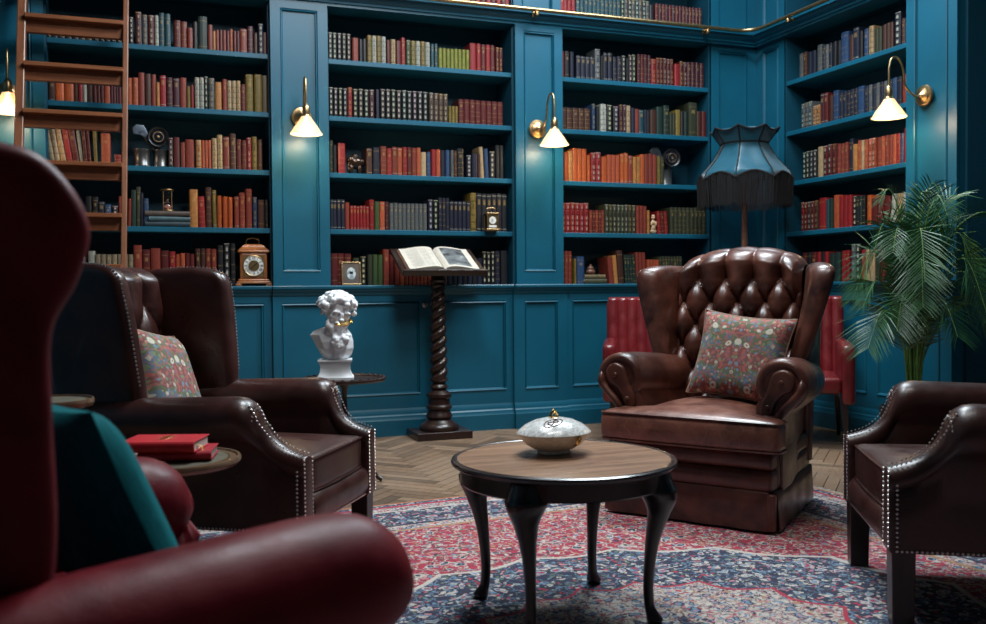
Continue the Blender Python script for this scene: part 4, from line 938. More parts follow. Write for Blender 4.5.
# ------------------------------------------------------------------ rug
rm = rug_mat(0, 0, RUG_HX, RUG_HY)
def rug():
    t = thing('persian_rug', 'large crimson, navy and cream persian rug with medallion on parquet', 'rug', RUG_LOC, RUG_ROT)
    hx, hy = RUG_HX, RUG_HY
    V, F = grid(lambda u, v: ((u * 2 - 1) * hx, (v * 2 - 1) * hy, .011), 24, 24)
    m = MB(); m.add(V, F); m.add(*loft([[(hx * a, hy * b, z) for a, b in ((-1, -1), (1, -1), (1, 1), (-1, 1))] for z in (.001, .011)], False, False))
    m.build('pile', rm, t, smooth=False)
    m = MB(); r_ = random.Random(3)
    for s in (-1, 1):
        y = -hy
        while y < hy:
            l = r_.uniform(.035, .06); j = r_.uniform(-.012, .012)
            m.add(*tube([(s * hx, y, .008), (s * (hx + l * .5), y + j * .4, .006), (s * (hx + l), y + j, .003)], .0028, 4)); y += .011
    f = m.build('fringe', M['page'], t); f['kind'] = 'stuff'
rug()
RZ = .0115   # top of the pile

# ------------------------------------------------------------------ upholstery
def arm_geo(s, st, zb, xi, xo, xroll, nn=22, rake=0, taper=0):
    """rolled arm: sections along y; st = (y, ztop, r, blend) ; blend 1 = full roll overhanging, 0 = plain post"""
    rings = []
    xm = (xi + xo) / 2
    for (y, zt, r, bl) in st:
        xc = xm + (xroll - xm) * bl; zc = zt - r
        pts = [(xi, zb), (xi, zb + (zc - r * .9 - zb) * .5), (xi, zc - r * 1.0)]
        a0, a1 = radians(215), radians(-42)
        arc = [(xc + r * cos(a0 + (a1 - a0) * k / (nn - 1)), zc + r * sin(a0 + (a1 - a0) * k / (nn - 1))) for k in range(nn)]
        if bl < .999:
            w = 1 - bl; arc = [(px_ * bl + (xm + (xo - xi) / 2 * cos(a0 + (a1 - a0) * k / (nn - 1))) * w, pz) for k, (px_, pz) in enumerate(arc)]
        pts += arc + [(xo, zc - r * 1.25), (xo, zb + (zc - r - zb) * .5), (xo, zb)]
        tp = taper * max(0, y + .2)
        rings.append([(s * (a - tp), y + rake * max(0, (zt - r - b)) * max(0, min(1, (.0 - y) / .3)), b) for a, b in pts])
    # close the front softly
    last = rings[-1]; cx = sum(p[0] for p in last) / len(last); cz = sum(p[2] for p in last) / len(last)
    for k, (sc, dy) in enumerate(((.97, .006), (.90, .010), (.6, .012))):
        rings.append([(cx + (p[0] - cx) * sc, p[1] - dy, cz + (p[2] - cz) * (1 - (1 - sc) * .35)) for p in last])
    return loft(rings, True, True)

def tuft_geo(w, z0, topf, y0, lean, su, sv, ztop_btn, depth, R=.06, nu=90, nv=120, curve=0.0, ph=0):
    """deep-buttoned back: returns geometry and button points. topf(x) = height where the back starts to roll over"""
    def surf(x, s):
        H = topf(x) - z0
        a = (x / su + (s - (ztop_btn - z0)) / sv + ph) ; b = (x / su - (s - (ztop_btn - z0)) / sv + ph)
        if s > ztop_btn - z0:
            q_ = min(1, (s - (ztop_btn - z0)) / (sv * .3)); sa = abs(sin(pi * (x / su + ph))); h = (1 - q_) * sa ** .66 + q_ * (.45 + .55 * sa ** .45)
            # small fold flare next to the button
        else:
            sa = abs(sin(pi * a)); sb = abs(sin(pi * b)); h = .72 * (sa * sb) ** .33 + .28 * max(sa, sb) ** .66
        edge = min(1, max(0, (w / 2 - abs(x)) / .03)); h = h * (.25 + .75 * edge ** .6)
        d = depth * h
        cy = curve * (x / (w / 2)) ** 2
        if s <= H: y = y0 + lean * s - d - cy; z = z0 + s
        else:
            a_ = min(pi, (s - H) / R); d *= 1 - .7 * min(1, a_ / .9); y = y0 + lean * H + R * (1 - cos(a_)) - d * cos(a_) - cy; z = z0 + H + R * sin(a_) + d * sin(a_) * .5
        return (x, y, z)
    Hm = max(topf(x) for x in (0, w / 2)) - z0
    def fn(u, v):
        x = (u - .5) * w; H = topf(x) - z0; return surf(x, v * (H + pi * R))
    geo = grid(fn, nu, nv)
    btn = []
    r = 0
    while ztop_btn - z0 - r * sv / 2 > 0.0:
        s = ztop_btn - z0 - r * sv / 2
        n = int(w / su) + 2
        for i in range(-n, n + 1):
            x = (i - ph) * su + (su / 2 if r % 2 else 0)
            if abs(x) < w / 2 - .025 and s < topf(x) - z0: btn.append((surf(x, s), r))
        r += 1
    return geo, btn

def wing_outline(ext, ztop, zarm, yb, slope=0.0, round_=.08, bulge=0):
    """(y, z) outline of a wing; front edge at y = yb - ext"""
    f = yb - ext
    pts = [(yb + .03, zarm - .12), (yb + .08, ztop - .10), (yb + .06, ztop - .015), (yb - ext * .35, ztop + .005), (f + round_ * .9, ztop - .005), (f + .012, ztop - round_ * .55), (f - .004, ztop - round_ * 1.7), (f - .012, (ztop + zarm) / 2), (f - .02, zarm + .03), (f - .022, zarm - .12)]
    if bulge:
        pts = pts[:4] + [(f + .06, ztop - .004), (f - .005, ztop - .035), (f - bulge, ztop - .11), (f - bulge * .6, ztop - .19), (f + .008, ztop - .26), (f + .012, ztop - .38), (f + .012, zarm + .05), (f + .03, zarm - .12)]
    out = []
    for q in crom([Vector((a, b)).to_3d() for a, b in pts], 5): out.append((q.x, q.y))
    return out

def cushion_piping(x0, x1, y0, y1, z, r, fn=None, rad=.004):
    pts = []
    for (cx, cy, a0) in ((x1 - r, y1 - r, 0), (x0 + r, y1 - r, 90), (x0 + r, y0 + r, 180), (x1 - r, y0 + r, 270)):
        for k in range(5): a = radians(a0 + 90 * k / 4); pts.append((cx + r * cos(a), cy + r * sin(a), z))
    pts.append(pts[0]); pts = [Vector(p) for p in pts]
    # subdivide long runs so that they can follow the cushion
    out = []
    for i in range(len(pts) - 1):
        n = max(1, int((pts[i + 1] - pts[i]).length / .04))
        for k in range(n): out.append(pts[i].lerp(pts[i + 1], k / n))
    out.append(pts[-1])
    if fn: out = [Vector(fn(*p)) for p in out]
    return tube(out, rad, 6, False)

def nail_chair(name, label, cat, loc, rot, mat, wings=True, trim=True, ztop=1.20, arm_top=.672, tuft=True, W=.36, roll=.086, bottom=.225, depth_back=.30, group=None, reach=.0, legs=True, bulge=0, leg_w=.036, rake=0, blunt=False, wing_ext=.30):
    """rolled-arm easy chair on square legs; W = outer half width"""
    t = thing(name, label, cat, (loc[0], loc[1], RZ), rot, group)
    xi, xo = W - .09, W
    r = roll
    xr = W - .045 + (r - .05)
    st = [(.42, arm_top - .03, r * .9, 1), (.2, arm_top - .022, r * .92, 1), (0, arm_top - .01, r * .97, 1), (-.12, arm_top - .002, r, 1), (-.19, arm_top, r, 1), (-.22, arm_top - .004, r * .98, 1), (-.245, arm_top - .018, r * .90, .97), (-.262, arm_top - .045, r * .80, .9), (-.272, arm_top - .075, r * .70, .75),
          (-.284, arm_top - .105, .056, .55), (-.302, arm_top - .135, .052, .35), (-.330, arm_top - .163, .048, .15), (-.365, arm_top - .184, .046, 0), (-.40, arm_top - .196, .045, 0), (-.424, arm_top - .203, .044, 0)]
    if blunt: st = st[:4] + [(-.22, arm_top, r, 1), (-.27, arm_top - .001, r, 1), (-.31, arm_top - .004, r * .99, 1), (-.345, arm_top - .012, r * .95, 1), (-.375, arm_top - .026, r * .88, 1), (-.398, arm_top - .045, r * .76, 1), (-.412, arm_top - .068, r * .6, 1), (-.418, arm_top - .09, r * .42, 1)]
    if reach: st = [(y - reach if y < -.1 else y, a, b, c_) for y, a, b, c_ in st]
    yf = st[-1][0]
    for s in (-1, 1):
        ar = ob('arm', arm_geo(s, st, bottom, xi, xo, xr, rake=rake), mat, t, angle=60)
        if trim:
            m = MB()
            for off in (-.024, .028):
                path = [];
                for (y, zt, rr_, bl) in st[6:]:
                    xc = W - .045 + (xr - W + .045) * bl
                    path.append((s * (xc + off * (1 if bl < .5 else 1.15)), y - .004, zt - (.0 if bl < .6 else .012) + .001))
                path = crom(path, 4)
                m2 = nails(path, lambda q: Vector((0, -.8, .6))); m.add(m2.v, m2.f)
                m2 = nails([(s * (W - .045 + off * 1.25), yf - .0105, st[-1][1] - .012), (s * (W - .045 + off * 1.25), yf - .0105, bottom + .008)], Vector((0, -1, 0))); m.add(m2.v, m2.f)
            # scroll on the face of the roll
            cz = arm_top - r * 1.05
            arcp = [(s * (xr + .045 * sin(a)), -.262 - reach, cz + .0 + .05 * cos(a)) for a in [radians(-100 + 260 * k / 14) for k in range(15)]]
            m2 = nails(arcp, Vector((0, -1, .2))); m.add(m2.v, m2.f)
            m2 = nails([(s * (W + .004), yf + .012, st[-1][1] - .05), (s * (W + .004), yf + .012, bottom + .008)], Vector((s, 0, 0))); m.add(m2.v, m2.f)
            m2 = nails([(s * (W + .003), yf + .012, bottom + .008), (s * (W + .003), .40, bottom + .008)], Vector((s, 0, 0))); m.add(m2.v, m2.f)
            m.build('nailhead_trim', M['nail'], ar)
    # seat rail
    ob('seat_rail', rbox(-xi - .01, xi + .01, yf + .004, .42, bottom, .345, .02, 6, lambda x, y, z: (x, y - (.018 * (1 - ((z - .285) / .06) ** 2) if y < yf + .05 else 0), z)), mat, t)
    if trim:
        m = nails([(-xi, yf + .002, bottom + .006), (xi, yf + .002, bottom + .006)], Vector((0, -1, 0))); m.build('nailhead_trim', M['nail'], t)
    # seat cushion
    def cf(x, y, z):
        u = x / xi; v = (y - (yf + .34)) / .36
        k = max(0, 1 - u * u) * max(0, 1 - v * v)
        return (x, y - .01 * (1 - u * u) * (1 if y < 0 else 0), z + (.03 * k if z > .42 else 0))
    cu = ob('seat_cushion', rbox(-xi + .003, xi - .003, yf + .012, .30, .338, .470, .022, 10, cf), mat, t)
    for zz in (.462, .347): ob('piping', cushion_piping(-xi + .004, xi - .004, yf + .013, .30, zz, .02, cf), mat, cu)
    # back
    lean = .16; y0 = depth_back
    hb_ = xi + .015
    zt_ = ztop - .05
    def shell(x, y, z): return (x * (1 - .04 * max(0, (z - .6))), y + lean * max(0, z - .45), z)
    ob('back_shell', rbox(-hb_ - .03, hb_ + .03, y0 + .035, y0 + .125, bottom, ztop - .01, .04, 8, shell), mat, t)
    if tuft:
        geo, btn = tuft_geo(2 * hb_, .42, lambda x: ztop - .055, y0 + .0, lean, .17, .27, ztop - .15, .058, .05)
        bk = ob('backrest', geo, mat, t, angle=80)
        for (p, rw) in btn:
            q = Vector(p); MB().add(*dome(q + Vector((0, -.002, 0)), (0, -1, .15), .012, 10)).build('button', mat, bk)
    else:
        ob('backrest', rbox(-hb_, hb_, y0 - .06, y0 + .07, .45, ztop - .015, .05, 10, lambda x, y, z: (x, y + lean * (z - .45) - .02 * (1 - (x / hb_) ** 2), z)), mat, t)
    if wings:
        ol = wing_outline(wing_ext, ztop, arm_top, .36, round_=.08, bulge=bulge)
        for s in (-1, 1):
            def place(a, b, c_):
                k = max(0, (b - arm_top) / (ztop - arm_top)); return (s * (W - .035 + c_ + (.36 - a) * (.04 + .14 * k)), a + .03 * k, b)
            wg = ob('wing', slab(ol, .085, .035, place, 5), mat, t, angle=75)
            if trim:
                P_ = [place(a + .001, b - .001, .021) for a, b in ol]
                # only front edge and top on the outer side
                sel = [p for p, (a, b) in zip(P_, ol) if (a < .36 and b > arm_top + .0)]
                nz_ = [Vector(p) for p in sel]
                nails(nz_, Vector((s * .7, -.7, .1))).build('nailhead_trim', M['nail'], wg)
    if legs:
        for sx in (-1, 1):
            for sy, yy in ((-1, yf + .035), (1, .38)):
                V = []
                for z, h in ((.0, leg_w * .9), (bottom + .01, leg_w)):
                    V += [(sx * (W - .045) + a * h, yy + b * h + (.03 * sy * (1 - z / bottom) if sy > 0 else 0), z) for a, b in ((-1, -1), (1, -1), (1, 1), (-1, 1))]
                ob('leg', (V, [(0, 3, 2, 1), (4, 5, 6, 7), (0, 1, 5, 4), (1, 2, 6, 5), (2, 3, 7, 6), (3, 0, 4, 7)]), M['mahog'], t, smooth=False, bevel=.003)
    return t

nail_chair('wingback_armchair', 'dark brown nail-studded wingback left of centre, holding a floral cushion', 'armchair', *CH_B, M['brown'], ztop=ZB, reach=.14, arm_top=.695)
nail_chair('armchair', 'dark brown nail-studded low armchair cut by the right edge', 'armchair', *CH_C, M['brown'], wings=False, ztop=.80, tuft=False, bottom=.235, W=.37, reach=.12, arm_top=.70)
nail_chair('wingback_armchair', 'oxblood wingback in the near left foreground with teal velvet cushion', 'armchair', *CH_D, M['oxblood'], trim=False, ztop=ZD, arm_top=.675, roll=.118, tuft=False, W=.385, reach=.13, wing_ext=.345, bulge=.045, rake=.28, blunt=True)

# ------------------------------------------------------------------ tufted chesterfield wing chair
def chesterfield():
    t = thing('wingback_armchair', 'antiqued brown buttoned wingback with scroll arms and skirt, facing the table', 'armchair', (CH_A[0][0], CH_A[0][1], RZ), CH_A[1])
    mt = M['chest']; W = .40
    # body and skirt
    ob('seat_rail', rbox(-.385, .385, -.395, .36, .265, .345, .02, 6, lambda x, y, z: (x * (1 - .20 * max(0, y + .3)), y - .01 * (1 - ((z - .305) / .04) ** 2) * (y < -.3), z)), mt, t)
    ob('front_border', rbox(-.385, .385, -.40, .36, .165, .268, .022, 6, lambda x, y, z: (x * (1 - .20 * max(0, y + .3)), y - .014 * (1 - ((z - .216) / .05) ** 2) * (y < -.3), z)), mt, t)
    def skirt(x0, x1, y0, y1, nm='skirt'):
        n = 26; dx, dy = x1 - x0, y1 - y0; L = sqrt(dx * dx + dy * dy); nx, ny = dy / L, -dx / L
        rings = []
        for z, out in ((.178, .004), (.17, .012), (.12, .016), (.05, .022), (.012, .024)):
            rings.append([(x0 + dx * k / n + nx * (out + .004 * sin(k * .9) * (1 - z / .17)), y0 + dy * k / n + ny * (out + .004 * sin(k * .9) * (1 - z / .17)), z) for k in range(n + 1)])
        rings2 = [[(p[0] - nx * .008, p[1] - ny * .008, p[2]) for p in r_] for r_ in reversed(rings)]
        ob(nm, loft([r_ for r_ in rings] + rings2, True, True, False), mt, t)
    skirt(-.385, .372, -.405, -.405); skirt(.392, .33, -.392, .36); skirt(-.33, -.392, .36, -.39)
    for s in (-1, 1):     # corner pleats
        ob('corner_pleat', rbox(s * .388 - .018, s * .388 + .018, -.428, -.395, .014, .172, .008, 2), mt, t)
    ob('frame', box(-.33, .33, -.38, .34, .10, .2), M['black'], t, smooth=False)
    for sx in (-1, 1):
        for sy in (-1, 1):
            ob('foot', lathe([(.018, 0), (.024, .012), (.024, .03), (.018, .045), (.026, .06), (.026, .11)], 14, sx * (.35 if sy < 0 else .29), sy * .33 - .03), M['mahog'], t)
    # cushion
    def cf(x, y, z):
        u = (x - .0) / .42; v = (y + .06) / .38
        k = max(0, 1 - u * u) ** .8 * max(0, 1 - v * v) ** .8
        fr = max(0, min(1, (-.26 - y) / .06))
        xx = x * (1 if fr > 0 else 1) ; lim = .275 + (.425 - .275) * (fr * fr * (3 - 2 * fr))
        xx = max(-lim, min(lim, x)) if abs(x) > .2 else x
        xx = x * lim / .425
        return (xx, y - .018 * (1 - u * u) * (1 if y < -.2 else 0) - .012 * (1 - ((z - .41) / .07) ** 2) * (1 if y < -.3 else 0), z + (.045 * k if z > .43 else 0))
    cu = ob('seat_cushion', rbox(-.425, .425, -.43, .26, .342, .482, .03, 18, cf), M['chest_seat'], t)
    for zz in (.474, .352): ob('piping', cushion_piping(-.424, .424, -.43, .26, zz, .028, cf, .005), mt, cu)
    # arms
    for s in (-1, 1):
        xc, zc, r = .392, .630, .114
        st = [(.34, .70, .105, 1), (.2, .715, .11, 1), (.0, .732, .115, 1), (-.15, .744, r, 1), (-.255, .748, r, 1), (-.275, .745, r * .97, 1), (-.285, .738, r * .91, 1)]
        ar = ob('arm', arm_geo(s, st, .17, .275, .398, xc, 26, taper=.16), mt, t, angle=60)
        # pleated band round the front of the roll
        m = MB()
        n = 64
        def ring(y, rad, wv): return [(s * (xc + (rad + wv * (.5 + .5 * cos(k * pi))) * cos(a)), y, zc + (rad + wv * (.5 + .5 * cos(k * pi))) * sin(a)) for k, a in [(k, radians(-62 + 292 * k / n)) for k in range(n + 1)]]
        m.add(*loft([ring(-.262, .115, 0), ring(-.285, .114, .002), ring(-.299, .102, .005), ring(-.304, .087, .006), ring(-.296, .074, .004), ring(-.28, .066, 0)], False, False, False))
        m.build('pleated_edge', mt, ar, angle=80)
        # scroll facing: broad comma-shaped pad with two buttons, a roll curling round it
        oc = crom([Vector((a, b, 0)) for a, b in ((.010, .070), (.048, .052), (.060, .012), (.044, -.026), (.008, -.046), (-.022, -.082), (-.040, -.130), (-.066, -.150), (-.092, -.128), (-.088, -.080), (-.066, -.035), (-.052, .010), (-.034, .052))], 4, True)
        fc = ob('scroll_facing', slab([(q.x, q.y) for q in oc], .034, .015, lambda a, b, c_: (s * (xc + .004 + a), -.302 + c_, zc + b), 4), mt, ar, angle=70)
        sp2 = crom([(s * (xc - .03), -.29, .462), (s * (xc + .015), -.302, .52), (s * (xc + .055), -.304, .562), (s * (xc + .088), -.302, .605), (s * (xc + .09), -.296, .655)], 5)
        ob('scroll_roll', tube(sp2, [.016, .024, .027, .028] + [.028] * (len(sp2) - 8) + [.024, .02, .013, .006], 12, True, .7), mt, ar)
        ob('front_post', rbox(.30, .385, -.335, -.22, .17, .50, .035, 6, lambda x, y, z: (s * (x + .006 * sin(z * 9)), y - .01, z)), mt, ar)
        for (bx, bz) in ((xc + .008, .642), (xc - .054, .530)):
            MB().add(*dome((s * bx, -.321, bz), (0, -1, 0), .013, 12)).build('button', mt, ar)
    # back
    lean = .15; y0 = .21; hb_ = .318
    top = lambda x: 1.088 + .107 * sqrt(max(0, 1 - (x / .322) ** 2))
    geo, btn = tuft_geo(2 * hb_, .44, top, y0, lean, .142, .225, 1.105, .085, .06, 120, 160, .015, .5)
    bk = ob('backrest', geo, mt, t, angle=80)
    for (p, rw) in btn: MB().add(*dome(Vector(p) + Vector((0, -.003, 0)), (0, -1, .15), .0125, 12)).build('button', mt, bk)
    ol = [(-.345, .2), (.345, .2)] + [(.345 - .05 * (k / 12) * 0 - .69 * k / 12, top(.345 - .69 * k / 12) + .035 if 0 < k < 12 else 1.15) for k in range(13)]
    ob('back_shell', slab(ol, .09, .03, lambda a, b, c_: (a, y0 + .125 + c_ + lean * max(0, b - .45), b), 4), mt, t)
    for s in (-1, 1):
        ol = wing_outline(.27, 1.172, .72, .36, round_=.07)
        def place(a, b, c_):
            k = max(0, (b - .70) / (1.17 - .70)); f_ = (.36 - a)
            thick = 1 + .55 * k * max(0, min(1, f_ / .25))
            return (s * (.338 + c_ * thick + f_ * (.03 + .50 * k)), a + .03 * k, b)
        wg = ob('wing', slab(ol, .085, .04, place, 6), mt, t, angle=75)
chesterfield()

# ------------------------------------------------------------------ channelled red chairs by the wall
def channel_chair(loc, rot, label):
    t = thing('tub_chair', label, 'chair', (loc[0], loc[1], 0), rot, 'red channelled chairs behind the buttoned wingback')
    mt = M['redlea']; n = 9
    def back(u, v):
        x = (u - .5) * .62; ch = abs(sin(pi * u * n)) ** .6 * .016; z = .44 + v * .54
        return (x, .24 + .10 * v - ch - .06 * 0 , z)
    V, F = grid(back, n * 8 + 1, 14)
    m = MB(); m.add(V, F)
    m.add(*grid(lambda u, v: ((u - .5) * .62, .34 - (1 - v) * .0 + .0 * v + (- (abs(sin(pi * u * n)) ** .6 * .016) * cos(pi * v / 2) + .07 * (v - 1) * 0 ) + .09 * (v * 1.0) * 0 + .045 * (1 - cos(pi * v)), .98 + .022 * sin(pi * v)), n * 8 + 1, 8))
    m.build('backrest', mt, t, angle=50)
    ob('back_shell', rbox(-.325, .325, .26, .43, .40, .975, .03, 4, lambda x, y, z: (x, y + .1 * (z - .44) / .54 - .10 * (y > .35) * (1 - (z - .4) / .575) , z)), mt, t)
    ob('seat', rbox(-.26, .26, -.30, .30, .36, .47, .03, 6), mt, t)
    for s in (-1, 1):
        ob('arm', rbox(s * .30 - .045, s * .30 + .045, -.30, .30, .30, .70, .035, 6, lambda x, y, z: (x, y, z - .06 * max(0, -y - .05))), mt, t)
        for y in (-.26, .30):
            V = [(s * (.27 + .02 * (1 - q)) + a * (.012 + .012 * q), y + b * (.012 + .012 * q) + (.06 if y > 0 else -.02) * (1 - q), .38 * q) for q in (0, 1) for a, b in ((-1, -1), (1, -1), (1, 1), (-1, 1))]
            ob('leg', (V, [(0, 3, 2, 1), (4, 5, 6, 7), (0, 1, 5, 4), (1, 2, 6, 5), (2, 3, 7, 6), (3, 0, 4, 7)]), M['ebon'], t, smooth=False)
channel_chair(*CH_E1, 'red channel-backed chair seen left of the buttoned wingback, before the cupboard')
channel_chair(*CH_E2, 'red channel-backed chair between the buttoned wingback and the palm')

# ------------------------------------------------------------------ cushions
def cushion(name, label, M4, w, h, d, mat, pipe=None):
    """square scatter cushion in its own x-z plane, pinched corners"""
    def f(sgn):
        def g(u, v):
            a, b = u * 2 - 1, v * 2 - 1
            pin = 1 - .09 * (1 - a * a) ** 1.0 * abs(b) ** 3 ; pin2 = 1 - .09 * (1 - b * b) * abs(a) ** 3
            th = (max(0, 1 - a ** 4) * max(0, 1 - b ** 4)) ** .62
            wr = .004 * sin(9 * a + 4 * b) * th
            return (a * w / 2 * pin2, sgn * (d / 2 * th + wr * (sgn > 0)), b * h / 2 * pin)
        return g
    m = MB(); m.add(*grid(f(-1), 30, 30)); m.add(*grid(f(1), 30, 30))
    o = m.build(name + '_cover', mat, None, angle=90)
    t = bpy.data.objects.new(name, None); C.objects.link(t); t.matrix_world = M4; o.parent = t; o.name = 'cushion_cover'
    if pipe:
        n = 30; g = f(0); e = [g(k / n, 0) for k in range(n)] + [g(1, k / n) for k in range(n)] + [g(1 - k / n, 1) for k in range(n)] + [g(0, 1 - k / n) for k in range(n + 1)]
        ob('piping', tube(e, .0045, 6, False), pipe, t)
    return tag(t, label, 'cushion')
def chair_M(loc, rot, p, rx, ry, rz=0):
    return Matrix.Translation((loc[0], loc[1], RZ)) @ Matrix.Rotation(radians(rot), 4, 'Z') @ Matrix.Translation(p) @ Matrix.Rotation(radians(rz), 4, 'Z') @ Matrix.Rotation(radians(rx), 4, 'X') @ Matrix.Rotation(radians(ry), 4, 'Y')
pp = plain('tan_piping', (.30, .18, .12), .7)
cushion('cushion', 'floral tapestry cushion on the buttoned wingback seat', chair_M(CH_A[0], CH_A[1], *CU_A), .46, .43, .15, M['tapestry'], pp)
cushion('cushion', 'floral tapestry cushion in the nail-studded wingback on the left', chair_M(CH_B[0], CH_B[1], *CU_B), .40, .40, .14, M['tapestry'], pp)
cushion('cushion', 'teal velvet cushion in the foreground oxblood wingback', chair_M(CH_D[0], CH_D[1], *CU_D), .50, .43, .14, M['velvet'])
# ------------------------------------------------------------------ coffee table and dish
def coffee_table():
    cx, cy, h, r = TBL
    t = thing('coffee_table', 'round dark cabriole-legged coffee table with walnut top on the rug', 'table', (cx, cy, RZ), TBL_ROT)
    h -= RZ
    ob('tabletop', lathe([(.0001, h - .0035), (r - .022, h - .0035), (r - .021, h - .003)], 72), M['tabtop'], t, angle=30)
    ob('rim', lathe([(r - .022, h - .006), (r - .0205, h - .0015), (r - .017, h), (r - .014, h - .002), (r - .012, h - .002), (r - .010, h - .0015), (r - .003, h - .004), (r, h - .010), (r - .002, h - .017), (r - .009, h - .021), (r - .014, h - .024), (.0001, h - .024)], 72, cap=True), M['tabrim'], t, angle=30)
    ob('apron', lathe([(r - .03, h - .022), (r - .03, h - .075), (r - .034, h - .08), (r - .05, h - .08), (r - .05, h - .022)], 64, cap=False), M['ebon'], t, angle=30)
    R0 = r - .045
    for k in range(4):
        a = pi / 4 + k * pi / 2
        pr = [(R0 - .022, h - .024, .050), (R0 - .020, h - .06, .060), (R0 - .012, h - .085, .066), (R0 - .002, h - .112, .054), (R0 - .004, h - .15, .038), (R0 - .016, h - .20, .029), (R0 - .028, h - .26, .022), (R0 - .036, h - .33, .018), (R0 - .040, h - .40, .0165), (R0 - .036, .052, .0165), (R0 - .026, .028, .022), (R0 - .020, .014, .027), (R0 - .020, .002, .022)]
        pts = crom([(p[0], 0, p[1]) for p in pr], 3); rad = []
        for i in range(len(pr) - 1): rad += [pr[i][2] + (pr[i + 1][2] - pr[i][2]) * q / 3 for q in range(3)]
        rad.append(pr[-1][2])
        V, F = loft([[(p.x + rr_ * cos(b), rr_ * sin(b) * (1.0 if i > 14 else 1.05), p.z) for b in [2 * pi * q / 14 for q in range(14)]] for i, (p, rr_) in enumerate(zip(pts, rad))])
        MB().add(V, F, xf=Matrix.Rotation(a, 4, 'Z')).build('leg', M['ebon'], t, angle=120)
    return t
coffee_table()
def dish():
    n = NT('silver_and_white_porcelain'); o = n.obj(); v = n.vor(o, 60, rnd=1); nz = n.noise(o, 70, 4, .7)
    c = n.mix(n.ramp(nz.outputs[0], [(.44, 0), (.54, 1)]), (.62, .61, .57), (.86, .87, .86)); c = n.mix(n.ramp(v.outputs[0], [(.16, .7), (.24, 0)]), c, (.50, .47, .40))
    n.set(Base_Color=c, Roughness=.25, Metallic=.0, Coat_Weight=.4); n.bump(v.outputs[0], .25, .003)
    n2 = NT('pale_gilt_basketwork'); v = n2.vor(n2.obj(), 70); n2.set(Base_Color=n2.mix(v.outputs[0], (.60, .52, .42), (.80, .77, .70)), Roughness=.3, Metallic=.0); n2.bump(v.outputs[0], .3, .003)
    x, y, z = DISH
    t = thing('lidded_dish', 'white and gilt lidded porcelain dish on the coffee table', 'dish', (x, y, z), 20)
    t.scale = (1.12, .98, 1.04)
    ob('bowl', lathe([(.0001, .001), (.052, .001), (.056, .006), (.054, .012), (.066, .018), (.092, .034), (.110, .056), (.116, .066), (.112, .068), (.09, .04), (.0001, .02)], 48), n2.m, t)
    li = ob('lid', lathe([(.117, .067), (.119, .070), (.112, .078), (.092, .094), (.062, .108), (.03, .115), (.0001, .117)], 48, cap=False), n.m, t)
    m = MB()
    for k, (rr_, w_) in enumerate(((.030, .0022), (.022, .003))):
        pass
    pts = [(-.040 + .034 * cos(a), -.045 + .020 * sin(a)) for a in [2 * pi * k / 24 for k in range(25)]]
    def zl(px_, py_):
        d = sqrt(px_ * px_ + py_ * py_); pr = [(0, .117), (.03, .115), (.062, .108), (.092, .094), (.112, .078), (.119, .070)]
        for i in range(5):
            if pr[i][0] <= d <= pr[i + 1][0]: return pr[i][1] + (pr[i + 1][1] - pr[i][1]) * (d - pr[i][0]) / (pr[i + 1][0] - pr[i][0])
        return .07
    cart = MB(); cart.add(*tube([(a, b, zl(a, b) + .0008) for a, b in pts], .0016, 6, False)); cart.add(*tube([(-.040 + .018 * cos(a), -.045 + .009 * sin(2 * a), zl(-.040 + .018 * cos(a), -.045 + .009 * sin(2 * a)) + .001) for a in [2 * pi * k / 30 for k in range(31)]], .0018, 6, False))
    cart.build('painted_cartouche', plain('dark_red_gilding', (.14, .03, .02), .4), li)
    fin = MB()
    for s in (-1, 1): fin.add(*tube(crom([(s * .011, 0, .112), (s * .014, 0, .122), (s * .006, 0, .134), (0, 0, .139)], 5), .0055, 8))
    fin.add(*lathe([(.014, .112), (.017, .116), (.01, .119)], 14)); fin.build('finial', M['gold'], li)
    for s in (-1, 1):
        m = MB(); m.add(*tube(crom([(s * .0, -.100, .036), (s * .006, -.115, .04), (.007, -.120, .055), (0, -.118, .066), (-.007, -.120, .055), (-.006, -.115, .04), (0, -.100, .036)], 5), .004, 8)); 
        q = m.build('handle', M['gold'], t); q.rotation_euler.z = 0 if s < 0 else pi
dish()

